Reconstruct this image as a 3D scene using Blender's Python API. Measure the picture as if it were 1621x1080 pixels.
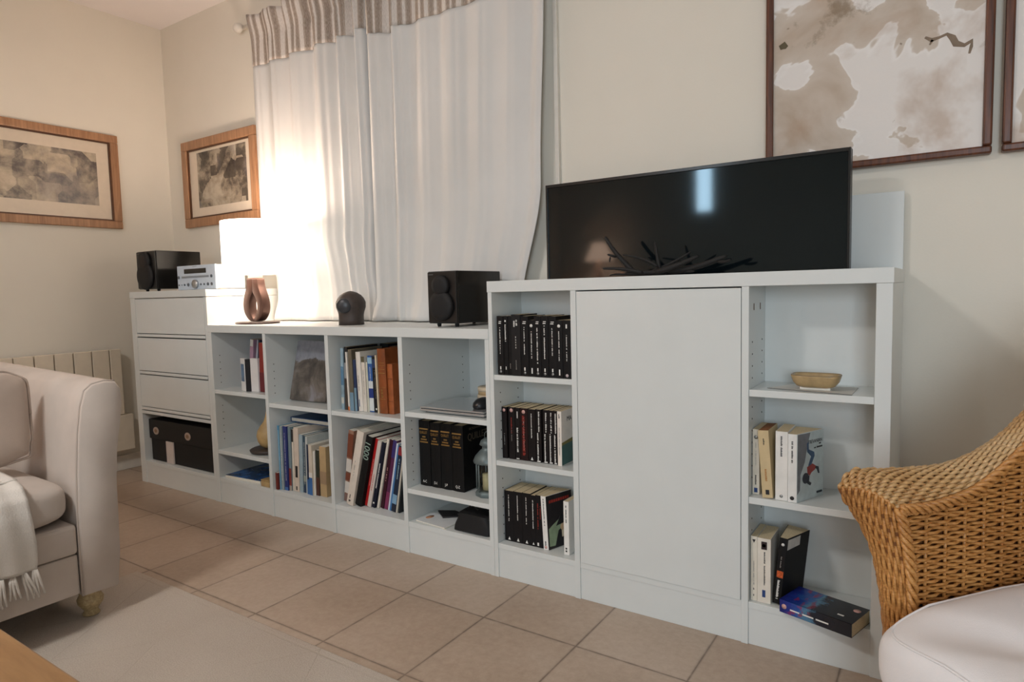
import bpy, math, random
from mathutils import Vector, Matrix
random.seed(7)
for o in list(bpy.data.objects): bpy.data.objects.remove(o)
sc = bpy.context.scene
COL = sc.collection
PI = math.pi

# ------------------------------------------------------------------ camera
YAW, PITCH, ROLL = -0.588119, -0.0763342, -0.0246893
YAW = -abs(YAW)
f = Vector((math.sin(YAW)*math.cos(PITCH), math.cos(YAW)*math.cos(PITCH), math.sin(PITCH)))
r = Vector((math.cos(YAW), -math.sin(YAW), 0)); u = r.cross(f)
r2 = r*math.cos(ROLL)+u*math.sin(ROLL); u2 = -r*math.sin(ROLL)+u*math.cos(ROLL)
cd = bpy.data.cameras.new('camera'); cam = bpy.data.objects.new('camera', cd); COL.objects.link(cam)
M = Matrix(((r2.x,u2.x,-f.x,2.549189),(r2.y,u2.y,-f.y,-1.753949),(r2.z,u2.z,-f.z,0.966594),(0,0,0,1)))
cam.matrix_world = M
cd.sensor_fit='HORIZONTAL'; cd.sensor_width = 36; cd.lens = 1035.42621*36/1621; cd.clip_start = .02
sc.camera = cam

# ------------------------------------------------------------------ world, exposure, lights
vs = sc.view_settings
vs.view_transform='Standard'; vs.look='None'; vs.gamma=1; vs.use_curve_mapping=False; vs.exposure=-.68
w = bpy.data.worlds.new('sky'); sc.world = w; w.use_nodes = True
w.node_tree.nodes['Background'].inputs[0].default_value = (.62,.78,1,1)
w.node_tree.nodes['Background'].inputs[1].default_value = 1.2
def area(name, loc, direction, sx, sy, power, color, spread=None):
    l = bpy.data.lights.new(name,'AREA'); l.shape='RECTANGLE'; l.size=sx; l.size_y=sy; l.energy=power; l.color=color
    if spread: l.spread=spread
    o = bpy.data.objects.new(name,l); COL.objects.link(o); o.location=loc
    o.rotation_euler = Vector(direction).to_track_quat('-Z','Y').to_euler(); return o
def point(name, loc, power, color, rad):
    l = bpy.data.lights.new(name,'POINT'); l.energy=power; l.color=color; l.shadow_soft_size=rad
    o = bpy.data.objects.new(name,l); COL.objects.link(o); o.location=loc; return o
DAY=(.80,.91,1.0); WARM=(1.0,.66,.42)
area('daylight_tall_window', (3.75,-4.78,1.45), (0,1,0), 1.25, 1.6, 142, DAY)
area('daylight_narrow_window', (.36,-4.78,2.08), (0,1,0), .18, .62, 15, (.72,.88,1.0))
area('added_ceiling_fill', (.75,-2.35,2.49), (0,0,-1), .36, .36, 54, (1.0,.965,.93))  # fill light added under the ceiling to brighten the room evenly

# ------------------------------------------------------------------ material helpers
def nodes(name):
    m = bpy.data.materials.new(name); m.use_nodes=True
    nt=m.node_tree; b=nt.nodes['Principled BSDF']; return m,nt,b
def lin(c):
    return tuple((x/12.92 if x<=.04045 else ((x+.055)/1.055)**2.4) for x in [v/255 for v in c])+(1,)
def noise(nt, scale, detail=4, rough=.5, coord='Object', stretch=(1,1,1), loc=(0,0,0), dist=0):
    tc=nt.nodes.new('ShaderNodeTexCoord'); mp=nt.nodes.new('ShaderNodeMapping'); n=nt.nodes.new('ShaderNodeTexNoise')
    nt.links.new(tc.outputs[coord],mp.inputs[0]); nt.links.new(mp.outputs[0],n.inputs['Vector'])
    mp.inputs['Scale'].default_value=stretch; mp.inputs['Location'].default_value=loc
    n.inputs['Scale'].default_value=scale; n.inputs['Detail'].default_value=detail; n.inputs['Roughness'].default_value=rough
    n.inputs['Distortion'].default_value=dist
    return n
def ramp(nt, src, stops, interp='LINEAR'):
    rp=nt.nodes.new('ShaderNodeValToRGB'); rp.color_ramp.interpolation=interp
    el=rp.color_ramp.elements
    while len(el)<len(stops): el.new(.5)
    for e,(p,c) in zip(el,stops): e.position=p; e.color=c
    nt.links.new(src,rp.inputs[0]); return rp
def mix(nt, fac, a, b, mode='MIX'):
    mx=nt.nodes.new('ShaderNodeMix'); mx.data_type='RGBA'; mx.blend_type=mode
    for s,v in ((0,fac),(6,a),(7,b)):
        if hasattr(v,'is_output'): nt.links.new(v,mx.inputs[s])
        elif s==0: mx.inputs[0].default_value=v
        else: mx.inputs[s].default_value=v
    return mx.outputs[2]
def math_(nt, op, a, b=None, c=None):
    n=nt.nodes.new('ShaderNodeMath'); n.operation=op
    for i,v in enumerate((a,b,c)):
        if v is None: continue
        if hasattr(v,'is_output'): nt.links.new(v,n.inputs[i])
        else: n.inputs[i].default_value=v
    return n.outputs[0]
def bump(nt,b,src,strength=.2,dist=.002):
    bp=nt.nodes.new('ShaderNodeBump'); bp.inputs['Strength'].default_value=strength; bp.inputs['Distance'].default_value=dist
    nt.links.new(src,bp.inputs['Height']); nt.links.new(bp.outputs[0],b.inputs['Normal'])
_c={}
def paint(rgb, rough=.5, var=.05, scale=30, bmp=0, metal=0, spec=None, name=None):
    key=(rgb,rough,var,scale,bmp,metal)
    if key in _c: return _c[key]
    m,nt,b=nodes(name or 'paint_%d_%d_%d'%rgb)
    n=noise(nt,scale,5)
    c=lin(rgb); d=tuple(max(0,x*(1-var*2)) for x in c[:3])+(1,); e=tuple(min(1,x*(1+var)) for x in c[:3])+(1,)
    rp=ramp(nt,n.outputs['Fac'],[(.3,d),(.7,e)])
    nt.links.new(rp.outputs[0],b.inputs['Base Color'])
    b.inputs['Roughness'].default_value=rough; b.inputs['Metallic'].default_value=metal
    if spec is not None: b.inputs['Specular IOR Level'].default_value=spec
    if bmp: bump(nt,b,n.outputs['Fac'],bmp)
    _c[key]=m; return m
def fabric(rgb, name, wv=900, strength=.35, var=.06, rough=.95):
    m,nt,b=nodes(name); n=noise(nt,9,6); n2=noise(nt,wv,2)
    c=lin(rgb); d=tuple(x*(1-var*2) for x in c[:3])+(1,)
    rp=ramp(nt,n.outputs['Fac'],[(.3,d),(.7,c)]); nt.links.new(rp.outputs[0],b.inputs['Base Color'])
    b.inputs['Roughness'].default_value=rough; b.inputs['Specular IOR Level'].default_value=.15
    b.inputs['Sheen Weight'].default_value=.1
    bump(nt,b,n2.outputs['Fac'],strength,.0015); return m
def wood(c1,c2,name,rough=.4,scale=6,stretch=(1,12,12)):
    m,nt,b=nodes(name); n=noise(nt,scale,8,.6,stretch=stretch,dist=.6)
    rp=ramp(nt,n.outputs['Fac'],[(.3,lin(c1)),(.7,lin(c2))]); nt.links.new(rp.outputs[0],b.inputs['Base Color'])
    b.inputs['Roughness'].default_value=rough; bump(nt,b,n.outputs['Fac'],.08,.002); return m
def plaster(rgb,name):
    m,nt,b=nodes(name); n=noise(nt,2.2,4); n2=noise(nt,160,4)
    c=lin(rgb); d=tuple(x*.95 for x in c[:3])+(1,)
    rp=ramp(nt,n.outputs['Fac'],[(.3,d),(.7,c)]); nt.links.new(rp.outputs[0],b.inputs['Base Color'])
    b.inputs['Roughness'].default_value=.9; b.inputs['Specular IOR Level'].default_value=.2
    bump(nt,b,n2.outputs['Fac'],.12,.002); return m

M_WALL=plaster((234,228,215),'cream_plaster'); M_CEIL=plaster((246,240,238),'ceiling_plaster')
M_LAQ=paint((217,221,219),.33,.012,8,name='white_lacquer')
M_LAQ2=paint((218,222,220),.25,.012,8,name='white_satin_lacquer')
M_TRIM=paint((228,222,212),.45,.03,name='trim_paint')
M_BLK=paint((16,16,18),.45,.1,name='black_paper'); M_GLOSSBLK=paint((9,9,10),.16,.02,name='piano_black')
M_DRV=paint((14,14,16),.7,.1,60,name='speaker_cone'); M_RUB=paint((24,24,25),.7,name='black_rubber')
M_PAGE=paint((214,196,160),.9,.08,300,name='aged_pages'); M_PAGEW=paint((233,228,214),.9,.05,300,name='white_pages')
M_INK=paint((232,230,224),.6,.03,name='white_print'); M_INKD=paint((40,38,40),.6,.03,name='dark_print')
M_GOLD=paint((190,150,88),.35,.1,metal=.6,name='gilt_print')
M_STEEL=paint((178,180,182),.28,.03,metal=.9,name='brushed_metal')

# ------------------------------------------------------------------ mesh helpers
def empty(name, loc=(0,0,0), rot=(0,0,0), label=None, cat=None, group=None):
    o=bpy.data.objects.new(name,None); o.empty_display_size=.05; COL.objects.link(o); o.location=(loc[0],loc[1],loc[2]+(.0006 if .1<loc[2]<1.1 else 0)); o.rotation_euler=rot
    return tag(o,label,cat,group)
def tag(o,label=None,cat=None,group=None,kind=None):
    if label: o['label']=label
    if cat: o['category']=cat
    if group: o['group']=group
    if kind: o['kind']=kind
    return o
class MB:
    def __init__(s, off=(0,0,0)): s.v=[]; s.f=[]; s.mi=[]; s.uv={}; s.off=Vector(off); s.cur=0; s.sm=[]
    def add(s,vs,fs,smooth=False):
        n=len(s.v); s.v+= [Vector(p) for p in vs]
        for q in fs: s.f.append(tuple(i+n for i in q)); s.mi.append(s.cur); s.sm.append(smooth)
        return s
    def box(s,x0,x1,y0,y1,z0,z1):
        return s.add([(x0,y0,z0),(x1,y0,z0),(x1,y1,z0),(x0,y1,z0),(x0,y0,z1),(x1,y0,z1),(x1,y1,z1),(x0,y1,z1)],
          [(0,3,2,1),(4,5,6,7),(0,1,5,4),(1,2,6,5),(2,3,7,6),(3,0,4,7)])
    def tube(s,pts,rad,n=8,cap=True):
        pts=[Vector(p) for p in pts]; k=len(pts); rads=rad if isinstance(rad,(list,tuple)) else [rad]*k
        vs=[];up=None
        for i,p in enumerate(pts):
            t=(pts[min(i+1,k-1)]-pts[max(i-1,0)]).normalized()
            if up is None: up=Vector((0,0,1)) if abs(t.z)<.9 else Vector((1,0,0))
            a=t.cross(up).normalized(); b=a.cross(t).normalized(); up=b
            for j in range(n):
                q=2*PI*j/n; vs.append(p+(a*math.cos(q)+b*math.sin(q))*rads[i])
        fs=[(i*n+j,i*n+(j+1)%n,(i+1)*n+(j+1)%n,(i+1)*n+j) for i in range(k-1) for j in range(n)]
        if cap: fs+=[tuple(range(n))[::-1],tuple((k-1)*n+j for j in range(n))]
        return s.add(vs,fs,True)
    def lathe(s,prof,c=(0,0,0),n=32,axis='z',cap=True,squash=(1,1)):
        vs=[]
        for (rr,h) in prof:
            for j in range(n):
                q=2*PI*j/n; x=rr*math.cos(q)*squash[0]; y=rr*math.sin(q)*squash[1]
                p={'z':(x,y,h),'y':(x,h,y),'x':(h,x,y)}[axis]; vs.append((p[0]+c[0],p[1]+c[1],p[2]+c[2]))
        k=len(prof)
        fs=[(i*n+j,i*n+(j+1)%n,(i+1)*n+(j+1)%n,(i+1)*n+j) for i in range(k-1) for j in range(n)]
        if cap: fs+=[tuple(range(n))[::-1],tuple((k-1)*n+j for j in range(n))]
        return s.add(vs,fs,True)
    def prism(s,poly,a,b,axis='y',smooth=False):
        n=len(poly)
        def P(p,t): return {'y':(p[0],t,p[1]),'x':(t,p[0],p[1]),'z':(p[0],p[1],t)}[axis]
        vs=[P(p,a) for p in poly]+[P(p,b) for p in poly]
        s.add(vs,[tuple(range(n))[::-1],tuple(range(n,2*n))],False)
        m=len(s.v)-2*n
        for j in range(n): s.f.append((m+j,m+(j+1)%n,m+n+(j+1)%n,m+n+j)); s.mi.append(s.cur); s.sm.append(smooth)
        return s
    def grid(s,fn,nu,nv,uvf=None,wrapu=False):
        m=len(s.v)
        for i in range(nu+1):
            for j in range(nv+1):
                s.v.append(Vector(fn(i/nu,j/nv)))
                if uvf: s.uv[len(s.v)-1]=uvf(i/nu,j/nv)
        for i in range(nu):
            for j in range(nv):
                a=m+i*(nv+1)+j; s.f.append((a,a+nv+1,a+nv+2,a+1)); s.mi.append(s.cur); s.sm.append(True)
        return s
    def build(s,name,mat,parent=None,bevel=0,solid=0,subd=0,seg=2):
        me=bpy.data.meshes.new(name); me.from_pydata([tuple(p-s.off) for p in s.v],[],s.f)
        for m in (mat if isinstance(mat,(list,tuple)) else [mat]): me.materials.append(m)
        for p,mi,sm in zip(me.polygons,s.mi,s.sm): p.material_index=mi; p.use_smooth=sm
        if s.uv:
            ul=me.uv_layers.new(name='UVMap')
            for lp in me.loops: ul.data[lp.index].uv=s.uv.get(lp.vertex_index,(0,0))
        me.update(); o=bpy.data.objects.new(name,me); COL.objects.link(o)
        if parent: o.parent=parent
        else: o.location=s.off
        if solid: q=o.modifiers.new('s','SOLIDIFY'); q.thickness=solid; q.offset=0
        if subd: q=o.modifiers.new('d','SUBSURF'); q.levels=subd; q.render_levels=subd
        if bevel: q=o.modifiers.new('b','BEVEL'); q.width=bevel; q.segments=seg; q.limit_method='ANGLE'; q.angle_limit=.7
        return o
def bx(*a): return MB().box(*a)
def struct(name,mb,mat,parent=None,**k):
    o=mb.build(name,mat,parent,**k)
    if not parent: o['kind']='structure'
    return o
def text(name,body,size,mat,parent,loc,rot,extrude=.0002,align='CENTER',sx=1):
    c=bpy.data.curves.new(name,'FONT'); c.body=body; c.size=size; c.extrude=extrude; c.align_x=align; c.align_y='CENTER'
    o=bpy.data.objects.new(name+'_c',c); COL.objects.link(o); bpy.context.view_layer.update()
    me=bpy.data.meshes.new_from_object(o.evaluated_get(bpy.context.evaluated_depsgraph_get()))
    bpy.data.objects.remove(o); me.materials.clear(); me.materials.append(mat); me.name=name
    t=bpy.data.objects.new(name,me); COL.objects.link(t); t.parent=parent; t.location=loc; t.rotation_euler=rot; t.scale=(sx,1,1)
    return t

# ------------------------------------------------------------------ room
XL,XR,YB,YF,ZC=-1.37,4.8,.45,-4.7,2.56
def floor_mat():
    m,nt,b=nodes('terracotta_floor_tiles')
    tc=nt.nodes.new('ShaderNodeTexCoord'); sp=nt.nodes.new('ShaderNodeSeparateXYZ'); nt.links.new(tc.outputs['Object'],sp.inputs[0])
    tx=math_(nt,'DIVIDE',math_(nt,'SUBTRACT',sp.outputs[0],.8044-.3081*20),.3081)
    ty=math_(nt,'DIVIDE',math_(nt,'SUBTRACT',sp.outputs[1],-.2484-.3418*20),.3418)
    g=[]
    wob=noise(nt,25,3)
    for t,p in((tx,.3081),(ty,.3418)):
        fr=math_(nt,'FRACT',t); d=math_(nt,'MINIMUM',fr,math_(nt,'SUBTRACT',1,fr)); d=math_(nt,'MULTIPLY',d,p)
        d=math_(nt,'ADD',d,math_(nt,'MULTIPLY',math_(nt,'SUBTRACT',wob.outputs['Fac'],.5),.0045)); g.append(d)
    dd=math_(nt,'MINIMUM',g[0],g[1])
    line=ramp(nt,dd,[(.0020,(1,1,1,1)),(.0042,(0,0,0,1))])
    cb=nt.nodes.new('ShaderNodeCombineXYZ'); nt.links.new(math_(nt,'FLOOR',tx),cb.inputs[0]); nt.links.new(math_(nt,'FLOOR',ty),cb.inputs[1])
    wn=nt.nodes.new('ShaderNodeTexWhiteNoise'); wn.noise_dimensions='3D'; nt.links.new(cb.outputs[0],wn.inputs['Vector'])
    n1=noise(nt,3.2,5,.55); n2=noise(nt,45,6,.7)
    c1=ramp(nt,n1.outputs['Fac'],[(.3,lin((160,140,120))),(.55,lin((178,159,140))),(.75,lin((192,176,160)))])
    c2=mix(nt,.32,c1.outputs[0],ramp(nt,wn.outputs['Value'],[(0,lin((156,130,108))),(1,lin((198,182,166)))]).outputs[0])
    c3=mix(nt,.25,c2,ramp(nt,n2.outputs['Fac'],[(.35,lin((150,128,108))),(.65,lin((200,184,168)))]).outputs[0])
    c4=mix(nt,line.outputs[0],c3,lin((112,96,82)))
    nt.links.new(c4,b.inputs['Base Color']); b.inputs['Roughness'].default_value=.42
    nt.links.new(ramp(nt,n2.outputs['Fac'],[(.2,(.36,)*3+(1,)),(.8,(.55,)*3+(1,))]).outputs[0],b.inputs['Roughness'])
    h=math_(nt,'ADD',math_(nt,'MULTIPLY',line.outputs[0],-1),math_(nt,'MULTIPLY',n2.outputs['Fac'],.12)); bump(nt,b,h,.3,.0015)
    return m
struct('floor',bx(XL-.15,XR+.15,YF-.15,YB+.35,-.1,0),floor_mat())
struct('ceiling',bx(XL-.15,XR+.15,YF-.15,YB+.35,ZC,ZC+.1),M_CEIL)
wb=MB(); WX0,WX1,WZ0,WZ1=-.30,1.14,.90,2.22
wb.box(XL-.15,WX0,YB,YB+.3,0,ZC); wb.box(WX1,XR+.15,YB,YB+.3,0,ZC); wb.box(WX0,WX1,YB,YB+.3,0,WZ0); wb.box(WX0,WX1,YB,YB+.3,WZ1,ZC)
struct('wall_back',wb,M_WALL)
struct('wall_left',bx(XL-.15,XL,YF,YB,0,ZC),M_WALL)
struct('wall_right',bx(XR,XR+.15,YF,YB,0,ZC),M_WALL)
wf=MB()
A=[(XL,.26),(.46,3.1),(4.4,XR)]
for a,b_ in A: wf.box(a,b_,YF-.15,YF,0,ZC)
wf.box(.26,.46,YF-.15,YF,0,1.74); wf.box(.26,.46,YF-.15,YF,2.42,ZC); wf.box(3.1,4.4,YF-.15,YF,0,.6); wf.box(3.1,4.4,YF-.15,YF,2.3,ZC)
struct('wall_front',wf,M_WALL)
def glass_mat():
    m=bpy.data.materials.new('window_glass'); m.use_nodes=True; nt=m.node_tree; nt.nodes.clear()
    o=nt.nodes.new('ShaderNodeOutputMaterial'); mx=nt.nodes.new('ShaderNodeMixShader'); t=nt.nodes.new('ShaderNodeBsdfTransparent'); g=nt.nodes.new('ShaderNodeBsdfGlossy')
    g.inputs['Roughness'].default_value=.02; fr=nt.nodes.new('ShaderNodeFresnel'); fr.inputs[0].default_value=1.45
    nt.links.new(fr.outputs[0],mx.inputs[0]); nt.links.new(t.outputs[0],mx.inputs[1]); nt.links.new(g.outputs[0],mx.inputs[2]); nt.links.new(mx.outputs[0],o.inputs[0]); return m
M_GLASS=glass_mat()
def window(name,x0,x1,z0,z1,ya,yb,mull=1):
    m=MB(); t=.05 if x1-x0>.5 else .02
    m.box(x0,x0+t,ya,yb,z0,z1); m.box(x1-t,x1,ya,yb,z0,z1); m.box(x0+t,x1-t,ya,yb,z0,z0+t); m.box(x0+t,x1-t,ya,yb,z1-t,z1)
    for k in range(mull):
        xm=x0+(x1-x0)*(k+1)/(mull+1); m.box(xm-.025,xm+.025,ya,yb,z0+t,z1-t)
    o=struct(name,m,M_TRIM,bevel=.004)
    yc=(ya+yb)/2
    g=bx(x0+t,x1-t,yc-.002,yc+.002,z0+t,z1-t).build('window_pane',M_GLASS,o); return o
window('window_1',WX0,WX1,WZ0,WZ1,YB+.12,YB+.17,1)
sh=MB()
for k in range(26): sh.box(WX0,WX1,YB+.2,YB+.212,WZ0+k*.0508,WZ0+k*.0508+.047)
struct('trim_3',sh,paint((92,84,74),.6,.05,name='roller_shutter'))
window('window_2',.26,.46,1.74,2.42,YF-.1,YF-.05,0)
window('window_3',3.1,4.4,.6,2.3,YF-.1,YF-.05,1)
struct('baseboard_left',bx(XL,XL+.012,YF,YB,0,.085),M_TRIM,bevel=.002)
struct('baseboard_back',bx(XL+.012,XR,YB-.012,YB,0,.085),M_TRIM,bevel=.002)
struct('trim_1',bx(1.305,1.322,YB-.016,YB,.6,2.3),M_TRIM,bevel=.002)

# ------------------------------------------------------------------ cabinets
D=.41
# drawer cabinet
o0=(-.674,0,0)
dc=empty('drawer_cabinet',o0,label='white drawer cabinet with three plain drawers above an open compartment',cat='cabinet')
body=MB(o0); body.box(-1.0208,-.9739,.0,D,0,.975); body.box(-.3478,-.3275,.0,D,0,.975)
body.box(-.9739,-.3478,.002,D,.1,.1185); body.box(-.9739,-.3478,.004,.02,0,.1); body.box(-.9739,-.3478,.395,D,.1185,.975)
body.box(-.9739,-.3478,.0,D-.015,.3732,.3885)
body.build('body',M_LAQ,dc,bevel=.0012)
bx(0,0,0,0,0,0)
m=MB(o0).box(-1.0208,-.3251,-.002,D,.9765,1.0095); m.build('top_panel',M_LAQ,dc,bevel=.0012)
for a,b_ in ((.7952,.972),(.6015,.7715),(.4120,.5785)):
    dr=MB(o0).box(-.9715,-.350,-.0,.018,a,b_).build('drawer',M_LAQ,dc,bevel=.0012)
    MB(o0).box(-.9715,-.350,-.002,.012,a-.0175,a-.0035).build('finger_grip',M_LAQ2,dr,bevel=.0015)
    MB(o0).box(-.965,-.356,.02,.38,a+.01,b_-.02).build('drawer_box',M_LAQ,dr)
# low bookcase
o1=(.48,0,0)
lb=empty('low_bookcase',o1,label='low white bookcase with four open columns under the curtained window',cat='bookcase')
m=MB(o1)
U=[(-.3270,-.3032),(.0778,.1036-.006),(.4773,.5003-.003),(.8754,.899-.003),(1.2689,1.2860)]
for a,b_ in U: m.box(a,b_,0,D,.0,.8088)
for (a,b0),(a1,b1) in zip(U,U[1:]): m.box(b0,a1,.002,D,.1,.120)
for (a,b0),(a1,b1) in zip(U,U[1:]): m.box(b0,a1,.004,.02,0,.1); m.box(b0,a1,.40,D,.12,.8088)
m.build('body',M_LAQ,lb,bevel=.001)
MB(o1).box(-.3268,1.2864,-.002,D,.8088,.843).build('top_panel',M_LAQ,lb,bevel=.0012)
for i,(z0,z1) in ((0,(.5215,.5393)),(0,(.235,.253)),(1,(.488,.506)),(2,(.4873,.505)),(3,(.5162,.5341)),(3,(.2287,.2462))):
    MB(o1).box(U[i][1]+.0005,U[i+1][0]-.0005,.002,.398,z0,z1).build('shelf',M_LAQ2,lb,bevel=.001)
PINM=[None]
def pins(off,parent,spec):
    for x,ys,zs in spec:
        for y in ys:
            for z in zs:
                if PINM[0] is None:
                    o=MB().lathe([(.0022,0),(.0022,.0009)],(0,0,0),8,'x').build('pin_hole',paint((70,62,54),.8,name='pin_hole'),parent); PINM[0]=o
                else:
                    o=PINM[0].copy(); COL.objects.link(o); o.parent=parent
                o.location=(x-off[0],y,z)
zz=lambda a,b: [a+.032*k for k in range(int((b-a)/.032)+1)]
pins(o1,lb,[(U[0][1],(.037,.34),zz(.30,.47)+zz(.57,.72)),(U[1][1],(.037,.34),zz(.545,.70)),(U[3][1],(.037,.355),zz(.575,.73)+zz(.27,.50))])
# tall bookcase with television well behind the shelves
o2=(1.866,0,0)
tb=empty('tall_bookcase',o2,label='tall white bookcase with a plain middle door and television on top',cat='bookcase')
m=MB(o2)
V=[(1.2868,1.3025),(1.595,1.6138),(2.102,2.1205),(2.4095,2.4439)]
for i,(a,b_) in enumerate(V): m.box(a,b_,0,.42 if i in(0,3) else .19,0,.9638)
for (a,b0),(a1,b1) in zip(V,V[1:]): m.box(b0,a1,.002,.19,.1,.1183); m.box(b0,a1,.004,.02,0,.1); m.box(b0,a1,.18,.195,.1183,.9638)
m.box(1.3025,2.4095,.405,.42,.02,.97)
m.build('body',M_LAQ,tb,bevel=.001)
m=MB(o2); m.box(1.2855,2.4457,-.002,.235,.9638,1.0); m.box(1.2855,1.335,.235,.42,.9638,1.0); m.box(2.36,2.4457,.235,.42,.9638,1.0)
m.build('top_panel',M_LAQ,tb,bevel=.0012)
MB(o2).box(1.6160,2.1005,-.001,.018,.1190,.9600).build('door',M_LAQ2,tb,bevel=.0012)
for i,zs in ((0,((.6741,.6911),(.3862,.4032))),(2,((.6754,.6934),(.3882,.4062)))):
    for z0,z1 in zs: MB(o2).box(V[i][1]+.0005,V[i+1][0]-.0005,.002,.179,z0,z1).build('shelf',M_LAQ2,tb,bevel=.001)
pins(o2,tb,[(1.3025,(.037,.145),zz(.14,.36)+zz(.435,.65)),(2.1205,(.037,.145),zz(.145,.36)+zz(.45,.65)+zz(.72,.84))])
for y in (.05,.12): MB(o2).box(2.1205,2.1212,y,y+.006,.90,.918).build('cable_slot',paint((96,66,40),.7,name='slot_brown'),tb)
MB(o2).box(1.42,2.4415,.4225,.4385,.9,1.222).build('lid_flap',M_LAQ,tb,bevel=.001)

# ------------------------------------------------------------------ television
to=(1.842,.27,1.0)
tv=empty('television',to,label='black flat screen television rising from the back of the tall bookcase',cat='television')
MB(to).box(1.3618,2.3231,.27,.30,.80,1.333).build('housing',M_BLK,tv,bevel=.002)
m=MB(to); m.box(1.3618,1.3685,.262,.27,.80,1.333); m.box(2.3165,2.3231,.262,.27,.80,1.333); m.box(1.3685,2.3165,.262,.27,1.3225,1.333); m.box(1.3685,2.3165,.262,.27,.80,.812)
m.build('bezel',paint((24,27,29),.22,.03,name='tv_bezel'),tv,bevel=.001)
ms,nt,b=nodes('tv_screen'); b.inputs['Base Color'].default_value=(.0035,.006,.0075,1); b.inputs['Roughness'].default_value=.055; b.inputs['IOR'].default_value=1.45; b.inputs['Specular Tint'].default_value=(.72,.90,1,1)
n=noise(nt,2,2); ramp_=ramp(nt,n.outputs['Fac'],[(0,(.05,)*3+(1,)),(1,(.065,)*3+(1,))]); nt.links.new(ramp_.outputs[0],b.inputs['Roughness'])
MB(to).box(1.3685,2.3165,.2665,.2695,.812,1.3225).build('screen',ms,tv)
MB(to).box(1.6,2.08,.30,.345,.83,1.12).build('rear_shell',M_BLK,tv,bevel=.006)

# driftwood
M_DRIFT=wood((9,8,8),(24,21,19),'dark_driftwood',.7,20)
dw=MB((1.83,.12,1.0))
def br(pts,rad):
    n=len(pts); dw.tube([(x,y,z) for x,y,z in pts],[rad*(1-.35*i/(n-1))*(1+.12*math.sin(i*2.1)) for i in range(n)],7)
br([(1.76,.11,1.012),(1.735,.11,1.035),(1.69,.115,1.08),(1.668,.12,1.11),(1.655,.12,1.13)],.0095)
br([(1.70,.115,1.062),(1.685,.10,1.068),(1.672,.10,1.072)],.005); br([(1.684,.10,1.066),(1.680,.10,1.045)],.004)
br([(1.835,.12,1.012),(1.828,.12,1.05),(1.822,.125,1.08),(1.815,.13,1.107)],.007)
br([(1.84,.10,1.025),(1.80,.10,1.05),(1.76,.10,1.062),(1.72,.10,1.068)],.0055)
br([(1.80,.09,1.010),(1.74,.09,1.024),(1.70,.085,1.028),(1.662,.08,1.028)],.0075)
br([(1.76,.13,1.012),(1.72,.13,1.008),(1.69,.12,1.012),(1.668,.12,1.006)],.005)
br([(1.79,.13,1.010),(1.84,.13,1.026),(1.89,.135,1.048),(1.925,.14,1.070)],.006)
br([(1.82,.10,1.010),(1.87,.10,1.020),(1.92,.10,1.038),(1.962,.10,1.055)],.0105)
br([(1.85,.12,1.011),(1.93,.12,1.018),(1.99,.12,1.036),(2.035,.12,1.052)],.0115)
br([(2.0,.12,1.036),(2.03,.115,1.032),(2.045,.11,1.040)],.006)
br([(1.72,.10,1.010),(1.80,.12,1.012),(1.88,.13,1.012),(1.95,.11,1.010)],.009)
tag(dw.build('driftwood',M_DRIFT,subd=1),'black spiky driftwood branch ornament lying in front of the television screen','ornament')

# ------------------------------------------------------------------ speakers
def speaker(loc,w_,d_,h_,rz,label):
    s=empty('loudspeaker',loc,(0,0,rz),label,'loudspeaker','black bookshelf loudspeakers')
    MB().box(0,w_,.006,d_,.012,h_).build('case',M_GLOSSBLK,s,bevel=.003)
    MB().box(.003,w_-.003,0,.0062,.015,h_-.003).build('front_panel',paint((14,13,14),.35,.05,name='speaker_front'),s,bevel=.002)
    g=MB()
    for cz,rr in ((h_*.74,w_*.27),(h_*.385,w_*.385)):
        g.lathe([(rr,0),(rr,-.010),(rr*.93,-.016),(rr*.6,-.018),(.001,-.019)],(w_/2,0,cz),36,'y')
    g.build('cloth_grille',M_DRV,s)
    for cx,cy in ((w_*.2,.03),(w_*.8,.03),(w_*.2,d_-.03),(w_*.8,d_-.03)):
        MB().lathe([(.006,0),(.008,.006),(.008,.013)],(cx,cy,0),14).build('foot',M_RUB,s)
    MB().box(.008,.030,-.0008,.0002,h_-.013,h_-.010).build('badge',paint((90,90,92),.4,name='grey_badge'),s)
    return s
speaker((-1.0,.035,1.0095),.185,.245,.208,0,'black loudspeaker on the drawer cabinet behind the silver stereo')
speaker((.975,.06,.843),.137,.27,.20,0,'black loudspeaker on the low bookcase beside the television bookcase')

# ------------------------------------------------------------------ mini stereo
so=(-.548,.085,1.0095)
st=empty('compact_stereo',so,label='silver compact stereo with disc slot on the drawer cabinet beside the lamp',cat='stereo')
M_SIL=paint((205,218,232),.35,.02,metal=.15,name='silver_plastic')
MB().box(-.158,.170,.012,.16,.004,.121).build('case',paint((226,222,216),.4,.02,name='pale_case'),st,bevel=.003)
MB().box(-.160,.172,0,.012,.002,.122).build('front_panel',M_SIL,st,bevel=.003)
MB().box(-.095,.095,-.001,.001,.082,.105).build('display',M_GLOSSBLK,st)
MB().box(-.12,.12,-.0022,.001,.060,.070).build('disc_slot',paint((150,160,172),.3,.02,metal=.5,name='slot_silver'),st,bevel=.003)
MB().lathe([(.021,.002),(.021,-.012),(.017,-.015),(.001,-.015)],(.006,0,.029),30,'y').build('volume_knob',M_STEEL,st)
for cx,rr in ((-.145,.004),(-.12,.0025),(-.095,.005),(-.062,.008),(.048,.005),(.076,.005),(.108,.0075),(.14,.0075)):
    MB().lathe([(rr,.001),(rr,-.003),(rr*.6,-.003)],(cx,0,.027),16,'y').build('button',paint((96,104,114),.35,.02,metal=.4,name='button_grey'),st)
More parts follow.
